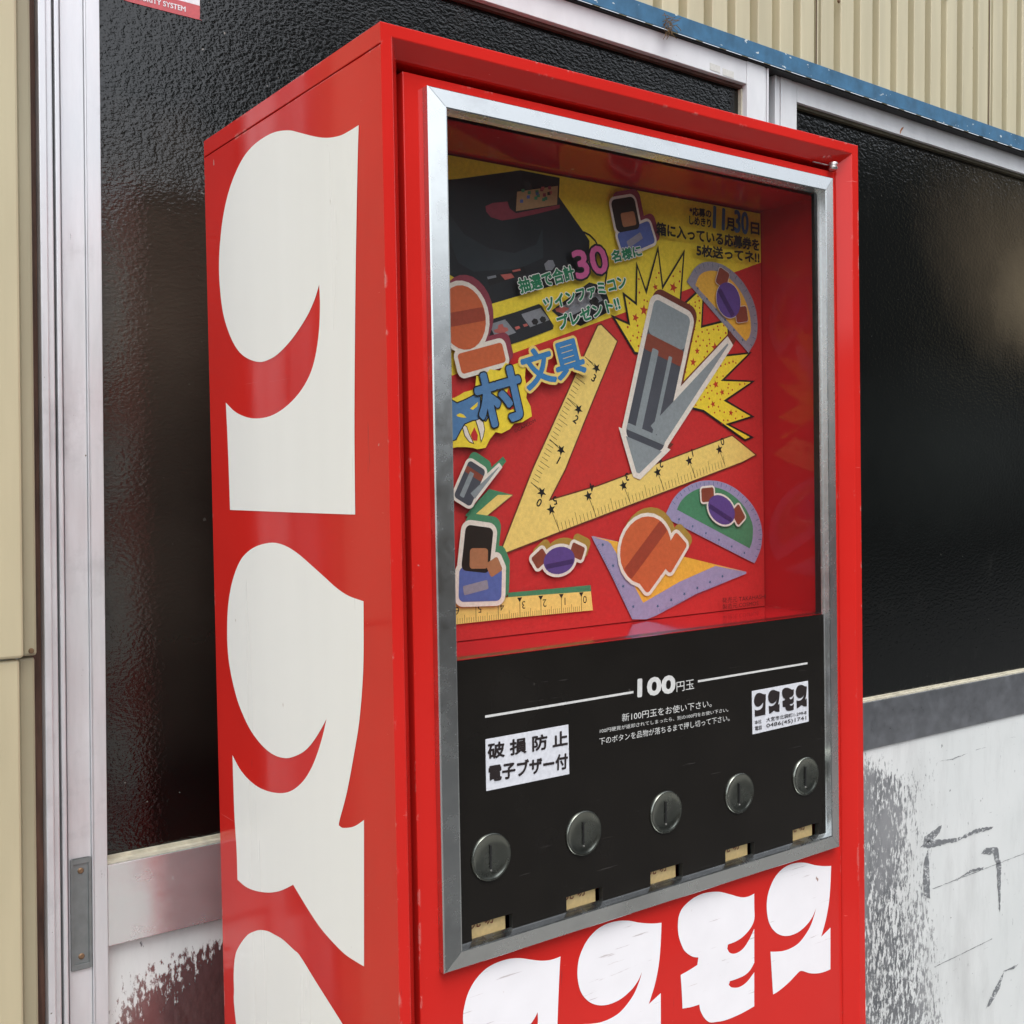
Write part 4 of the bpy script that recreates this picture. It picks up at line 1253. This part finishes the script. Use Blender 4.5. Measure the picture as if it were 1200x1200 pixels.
def tick_row(mb, y, p, q, n, ln, nrm, every, lng, m, wd=0.00055):
    p, q, nrm = Vector(p), Vector(q), Vector(nrm).normalized()
    d = (q - p).normalized()
    for i in range(n + 1):
        c = p.lerp(q, i / n)
        l = lng if i % every == 0 else (ln * 1.6 if i % (every // 2 or 1) == 0 else ln)
        a, b = c - d * wd / 2, c + d * wd / 2
        mb.flat([(a.x, a.y), (b.x, b.y), (b.x + nrm.x * l, b.y + nrm.y * l), (a.x + nrm.x * l, a.y + nrm.y * l)], lambda u, v: (u, y, v), M[m])

def digit(mb, y, s, c, h, ang, m, bold=0.02):
    d = Vector((math.cos(ang), math.sin(ang)))
    n = Vector((-d.y, d.x))
    vs = text_tris(s)[0]
    wv = h * (max(v[0] for v in vs) - min(v[0] for v in vs)) / (max(v[1] for v in vs) - min(v[1] for v in vs))
    p0 = Vector(c) - d * wv / 2 - n * h / 2
    p1 = p0 + d * wv
    add_text(mb, s, (p0.x, p0.y), (p1.x, p1.y), h, y, M[m], bold)

# large yellow L-shaped ruler
tri = K['tri']
RUL = part('angle_ruler', [(grow(tri, 0.0016), 'shade'), (tri, 'ruler')], 'large yellow angle ruler with star marks')
mb = MB()
y = yl()
A, Bq, Cq = Vector((0.1904, 1.3021)), Vector((0.5684, 1.4023)), Vector((0.3045, 1.5039))
db, dl = (Bq - A).normalized(), (Cq - A).normalized()
nb, nl = Vector((-db.y, db.x)), Vector((dl.y, -dl.x))
bar = [(0.2565, 1.3455), (0.307, 1.3586), (0.3571, 1.3689), (0.4081, 1.3828), (0.4576, 1.3954), (0.507, 1.4085)]
feet = []
for i, s in enumerate(bar):
    s = Vector(s)
    t = (s - A).dot(db)
    f = A + db * (t + 0.004)
    feet.append(f)
    mb.flat(star_pts(s.x, s.y, 0.0062, math.atan2(db.y, db.x)), lambda a, b: (a, y, b), M['ink'])
    digit(mb, y, str(5 - i), s + nb * 0.0075 + db * 0.0075, 0.0085, math.atan2(db.y, db.x) + math.pi, 'ink')
    g0 = s - db * 0.0003
    mb.flat([tuple(g0), tuple(g0 + db * 0.0007), tuple(f + db * 0.0007), tuple(f)], lambda a, b: (a, y, b), M['ink'])
tick_row(mb, y, feet[0], feet[-1], 50, 0.0085, nb, 10, 0.013, 'ink')
leg = [(0.2446, 1.3634), (0.271, 1.4069), (0.2953, 1.4499), (0.3209, 1.4941)]
feet = []
for i, s in enumerate(leg):
    s = Vector(s)
    t = (s - A).dot(dl)
    f = A + dl * (t + 0.002)
    feet.append(f)
    mb.flat(star_pts(s.x, s.y, 0.0062, 0.5), lambda a, b: (a, y, b), M['ink'])
    digit(mb, y, str(i), s + nl * 0.002 - dl * 0.011, 0.0085, math.atan2(dl.y, dl.x) - math.pi / 2 - 0.1, 'ink')
    mb.flat([tuple(f), tuple(f + dl * 0.0007), tuple(s + dl * 0.0004), tuple(s - dl * 0.0003)], lambda a, b: (a, y, b), M['ink'])
tick_row(mb, y, feet[0], feet[-1], 30, 0.0085, nl, 10, 0.013, 'ink')
mb.build('scale_marks', RUL, SO, merge=False)

# protractors
def protractor(o, i, m1, m2, label):
    PRO = part('protractor', [(smooth_outline(K[o], 3), m1), (smooth_outline(K[i], 3), m2)], label)
    mb = MB()
    y = yl()
    out, inn = K[o], K[i]
    c = (Vector(out[0]) + Vector(out[-2])) / 2
    for k in range(1, len(out) - 2):
        a, b = Vector(out[k]), Vector(out[k + 1])
        for u in (0.0, 0.5):
            p = a.lerp(b, u)
            d = (c - p).normalized()
            n = Vector((-d.y, d.x)) * 0.0003
            p = p + d * 0.001
            l = 0.0055 if u == 0 else 0.003
            mb.flat([tuple(p - n), tuple(p + n), tuple(p + d * l + n), tuple(p + d * l - n)], lambda a, b: (a, y, b), M['navy'])
    a, b = Vector(out[0]), Vector(out[-2])
    d = (b - a).normalized()
    n = Vector((-d.y, d.x))
    if n.dot(Vector(out[5]) - a) < 0:
        n = -n
    for k in range(6):
        p = a.lerp(b, 0.14 + 0.145 * k) + n * 0.0058
        mb.flat(star_pts(p.x, p.y, 0.0021, 0.3), lambda u, v: (u, y, v), M['navy'])
    tick_row(mb, y, a.lerp(b, 0.14) + n * 0.0006, a.lerp(b, 0.87) + n * 0.0006, 25, 0.002, n, 5, 0.003, 'navy', 0.0003)
    mb.build('scale_marks', PRO, SO, merge=False)
protractor('pro1_out', 'pro1_in', 'pgrey', 'orange', 'grey protractor with an orange centre')
protractor('pro2_out', 'pro2_in', 'lilac', 'pgreen', 'lilac protractor with a green centre')

# lilac and yellow set square
SET = part('set_square', [(K['set2_out'], 'lilac'), (K['set2_yel'], 'orange')], 'lilac set square with a yellow centre')
mb = MB()
y = yl()
a, b, c = Vector(K['set2_out'][0]), Vector(K['set2_out'][8]), Vector(K['set2_out'][4])
pa, pb = Vector(K['set2_out'][0]), Vector(K['set2_out'][8])
d1 = (pb - pa).normalized()
n1 = Vector((-d1.y, d1.x))
if n1.x < 0:
    n1 = -n1
tick_row(mb, y, pa.lerp(pb, .12) + n1 * .0006, pa.lerp(pb, .93) + n1 * .0006, 34, 0.0028, n1, 10, 0.005, 'navy', 0.0003)
for k in range(4):
    p = pa.lerp(pb, 0.15 + 0.25 * k) + n1 * 0.0085
    mb.flat(star_pts(p.x, p.y, 0.0024, 0.3), lambda u, v: (u, y, v), M['navy'])
mb.build('scale_marks', SET, SO, merge=False)
mb = MB()
pa, pb = Vector(K['set2_out'][6]), Vector(K['set2_out'][4])
d1 = (pb - pa).normalized()
n1 = Vector((-d1.y, d1.x))
tick_row(mb, y, pa.lerp(pb, .04) + n1 * .0008, pa.lerp(pb, .72) + n1 * .0008, 50, 0.0028, n1, 10, 0.005, 'navy', 0.0003)
for k in range(6):
    p = pa.lerp(pb, 0.03 + 0.142 * k) + n1 * 0.0095
    mb.flat(star_pts(p.x, p.y, 0.0024, 0.6), lambda u, v: (u, y, v), M['navy'])
mb.build('scale_marks', SET, SO, merge=False)

# straight ruler at the bottom left
RUL = part('straight_ruler', [(K['rule_shadow'], 'pgreen'), (K['rule_out'], 'ruler')], 'short yellow ruler with triangle marks')
mb = MB()
y = yl()
z0, z5 = Vector((0.2948, 1.2542)), Vector((0.1597, 1.2551))
for k in range(8):
    p = z0.lerp(z5, k / 5)
    if p.x < SX0 + 0.01:
        break
    mb.flat([(p.x - .0032, p.y + .0028), (p.x + .0032, p.y + .0028), (p.x, p.y - .0022)], lambda a, b: (a, y, b), M['ink'])
    mb.flat([(p.x - .0003, p.y), (p.x + .0003, p.y), (p.x + .0003, 1.2375), (p.x - .0003, 1.2375)], lambda a, b: (a, y, b), M['ink'])
    if k < 7:
        digit(mb, y, str(k), (p.x + 0.0048, p.y - 0.0052), 0.0078, math.pi, 'ink', 0.0)
tick_row(mb, y, (0.2948, 1.2372), (0.2948 - 0.02702 * 8, 1.2375), 80, 0.0052, (0, 1), 10, 0.008, 'ink', 0.0004)
mb.build('scale_marks', RUL, SO, merge=False)
part('name_tag', [(K['tag_shadow'], 'pgreen'), (K['tag_yel'], 'ruler')])

# plain printed stationery shapes with a pale border (erasers, a pencil, a notebook)
def block(cx, cz, ax, az, tilt, rnd=0.35, n=5):
    """rounded rectangle"""
    r = min(ax, az) * rnd
    pts = []
    for sx, sz, a0 in ((1, 1, 0), (-1, 1, 90), (-1, -1, 180), (1, -1, 270)):
        for k in range(n + 1):
            t = math.radians(a0 + 90 * k / n)
            pts.append((sx * (ax - r) + r * math.cos(t), sz * (az - r) + r * math.sin(t)))
    ca, sa = math.cos(tilt), math.sin(tilt)
    return [(cx + a * ca - b * sa, cz + a * sa + b * ca) for a, b in pts]

def printed(name, key, tilt, shapes, border, shadow, label):
    """shapes in units of the picture's half axes; the first ones form the outline"""
    cx, cz, ax, az = K[key]
    ca, sa = math.cos(tilt), math.sin(tilt)
    polys = []
    for kind, u, v, ra, rb, tl, m in shapes:
        px, pz = u * ax, v * az
        c = (cx + px * ca - pz * sa, cz + px * sa + pz * ca)
        if kind == 'block':
            polys.append((block(c[0], c[1], ra * ax, rb * az, tilt + tl), m))
        elif kind == 'cone':
            q = [(-ra * ax, -rb * az), (ra * ax, -rb * az), (ra * ax * .08, rb * az), (-ra * ax * .08, rb * az)]
            t2 = tilt + tl
            polys.append(([(c[0] + a * math.cos(t2) - b * math.sin(t2), c[1] + a * math.sin(t2) + b * math.cos(t2)) for a, b in q], m))
        else:
            polys.append((ellipse(c[0], c[1], ra * ax, rb * az, tilt + tl, 26), m))
    items = []
    big = [q for q in polys if q[1] not in ('hl', 'dk')]
    if shadow:
        items += [([(a + 0.005, b + 0.006) for a, b in grow(q, border)], shadow) for q, m in big]
    items += [(grow(q, border), 'cream') for q, m in big]
    items += polys
    part(name, items, label)
M['hl'] = M['steelc']
M['dk'] = M['dsteel']
printed('pencil_picture', 'b_knight', -0.30, [('block', -.04, .06, .42, .82, 0, 'dsteel'), ('cone', -.04, -.92, .40, .18, 3.14159, 'steelc'), ('cone', 0.75, .16, .20, .85, -.52, 'steelc'), ('block', -.04, .76, .42, .22, 0, 'steelc'),
        ('block', -.04, .44, .42, .10, 0, 'beard'), ('block', -.22, -.1, .07, .5, 0, 'hl'), ('block', .12, -.1, .04, .5, 0, 'hl'), ('block', -.04, -.62, .42, .04, 0, 'hl')],
        0.0062, 'shade', 'thick dark grey pen shape with a brown band and pale border')
printed('eraser_picture', 'b_ogre', 0.55, [('ell', -.1, .1, .78, .92, 0, 'ogre'), ('block', .55, -.55, .42, .3, .3, 'ogre'), ('block', -.35, -.55, .30, .34, .2, 'ogre'), ('block', -.1, .12, .76, .2, .2, 'dogre')], 0.004, 'ochre', 'orange red lump of eraser')
printed('eraser_picture', 'b_imp', 0.1, [('block', -.72, .25, .26, .34, .5, 'beard'), ('block', .72, .25, .26, .34, -.5, 'beard'), ('ell', 0, -.02, .60, .66, 0, 'violet'), ('block', 0, -.2, .52, .12, 0, 'dviolet')], 0.0032, 'ochre', 'small violet eraser with brown ends')
printed('eraser_picture', 'b_imp2', -0.45, [('block', -.72, .25, .26, .34, .5, 'beard'), ('block', .72, .25, .26, .34, -.5, 'beard'), ('ell', 0, -.02, .60, .66, 0, 'violet'), ('block', 0, -.2, .52, .12, 0, 'dviolet')], 0.0022, None, 'small violet eraser with brown ends on the green protractor')
printed('eraser_picture', 'b_imp1', -0.9, [('block', -.72, .25, .26, .34, .5, 'beard'), ('block', .72, .25, .26, .34, -.5, 'beard'), ('ell', 0, -.02, .60, .66, 0, 'violet'), ('block', 0, -.2, .52, .12, 0, 'dviolet')], 0.0006, None, 'small violet eraser with brown ends on the orange protractor')
printed('notebook_picture', 'b_lady', -0.15, [('block', .1, -.52, .95, .44, .1, 'dress'), ('block', -.2, .35, .62, .58, 0, 'hair'), ('block', -.1, .12, .40, .26, .1, 'skin'), ('block', .62, -.05, .30, .20, .6, 'skin'), ('block', -.1, -.62, .55, .12, .3, 'pgrey')], 0.005, 'pgreen', 'blue and black pencil case shape')
printed('notebook_picture', 'b_lady2', 0.25, [('block', .2, -.5, .85, .40, .15, 'dress'), ('block', -.1, .35, .58, .56, 0, 'hair'), ('block', 0, .18, .34, .24, 0, 'skin'), ('block', .1, -.55, .4, .12, .3, 'pgrey')], 0.003, 'maroon', 'small blue and black pencil case shape')
printed('eraser_picture', 'b_ogre2', 0.12, [('ell', -.2, .25, .72, .75, 0, 'ogre'), ('block', .25, -.72, .75, .24, .15, 'ogre'), ('block', -.2, .25, .70, .16, .1, 'dogre')], 0.0045, 'maroon', 'orange red lump of eraser at the left edge')
printed('pencil_picture', 'b_knight2', -0.5, [('block', -.1, 0, .42, .75, 0, 'dsteel'), ('cone', .5, .4, .14, .8, -.35, 'steelc'), ('block', -.1, .4, .42, .12, 0, 'beard'), ('block', -.2, -.1, .1, .5, 0, 'hl')], 0.003, 'pgreen', 'small dark grey pen shape at the left edge')

# title mark
part('title_mark', [(K['flame'], 'yellow'), (grow(K['logo_kai'], 0.0012), 'ink'), (K['logo_kai'], 'lblue'), (K['eye1'], 'yellow'), (K['eye2'], 'yellow'),
                    (K['flame_in2'], 'pred'), (grow(K['fang1'], .0008), 'ink'), (K['fang1'], 'cream'), (grow(K['fang2'], .0008), 'ink'), (K['fang2'], 'cream'), (K['flame_in'], 'pred')],
     'blue title mark with fangs on yellow flames')
STYLE = {  # outline material, outline weight, ink material, ink weight
    'green': ('white', 0.10, 'green', 0.045), 'pink': ('ink', 0.085, 'pink', 0.03), 'blue': ('ruler', 0.10, 'pblue', 0.035),
    'logo': ('ink', 0.06, 'lblue', 0.035), 'black': (None, 0, 'ink', 0.045), 'navy': (None, 0, 'navy', 0.04), 'credit': (None, 0, 'credit', 0.0)}
for kind, s, p0, p1, h in WRITING:
    if kind not in STYLE:
        continue
    om, ow, im, iw = STYLE[kind]
    mb = MB()
    if om:
        y = yl()
        add_text(mb, s, p0, p1, h, y, M[om], ow)
        yl()
    y = yl()
    add_text(mb, s, p0, p1, h, y, M[im], iw)
    mb.build('printed_line', SHEET_OB, SO, merge=False)

# ------------------------------------------------------------------ unseen buildings added across the street to shape the glass reflections
HB = empty('backdrop', (-2.0, -9.0, 0.0), 'brown timber house with a tiled roof, added unseen across the street to shape reflections', 'backdrop')
O = (-2.0, -9.0, 0.0)
mb = MB()
mb.box(-9, 4.4, -9.0, -8.6, 0.0, 2.6, mottled('backdrop_brown_timber', (0.085, 0.060, 0.042), 0.8, var=0.35, scale=1.2, stretch=(3, 1, 0.4)))
mb.build('wall', HB, O)  # wall of the added unseen house
mb = MB()
rf = mottled('backdrop_roof_tile', (0.05, 0.055, 0.06), 0.7, var=0.3, scale=4)
for a, b in (((-8.2, 2.5), (-11.5, 3.9)),):
    mb.face([(-10, a[0], a[1]), (4.5, a[0], a[1]), (4.5, b[0], b[1]), (-10, b[0], b[1])], rf)
    mb.face([(-10, a[0], a[1] - .15), (4.5, a[0], a[1] - .15), (4.5, b[0], b[1] - .15), (-10, b[0], b[1] - .15)], rf)
    mb.face([(-10, a[0], a[1]), (4.5, a[0], a[1]), (4.5, a[0], a[1] - .15), (-10, a[0], a[1] - .15)], rf)
mb.build('backdrop_roof', HB, O, merge=False)
for xw in (-6, -1.5, 1.8):
    mb = MB()
    mb.box(xw, xw + 1.8, -8.6, -8.56, 0.9, 2.0, mottled('curtained_window', (0.22, 0.20, 0.17), 0.3, var=0.3, scale=2))
    mb.build('backdrop_window', HB, O)
SB = empty('backdrop_block', (19.0, -10.0, 0.0), 'tall beige shop building with a dark ground floor added unseen farther down the street to shape reflections', 'building')
O = (19.0, -10.0, 0.0)
mb = MB()
mb.box(4.6, 17.2, -11.0, -8.9, 0.0, 7.5, mottled('dark_cladding', (0.05, 0.05, 0.048), 0.7, var=0.3, scale=1))
mb.box(17.3, 30.0, -11.0, -8.6, 0.0, 3.4, mottled('dark_shopfront', (0.03, 0.03, 0.03), 0.4, var=0.3, scale=1))
mb.build('wall', SB, O)  # wall of the added unseen shop block
mb = MB()
mb.box(17.3, 30.0, -11.0, -8.55, 3.41, 8.0, mottled('beige_render', (0.36, 0.29, 0.18), 0.8, var=0.15, scale=0.6))
mb.build('backdrop_upper_storey', SB, O)
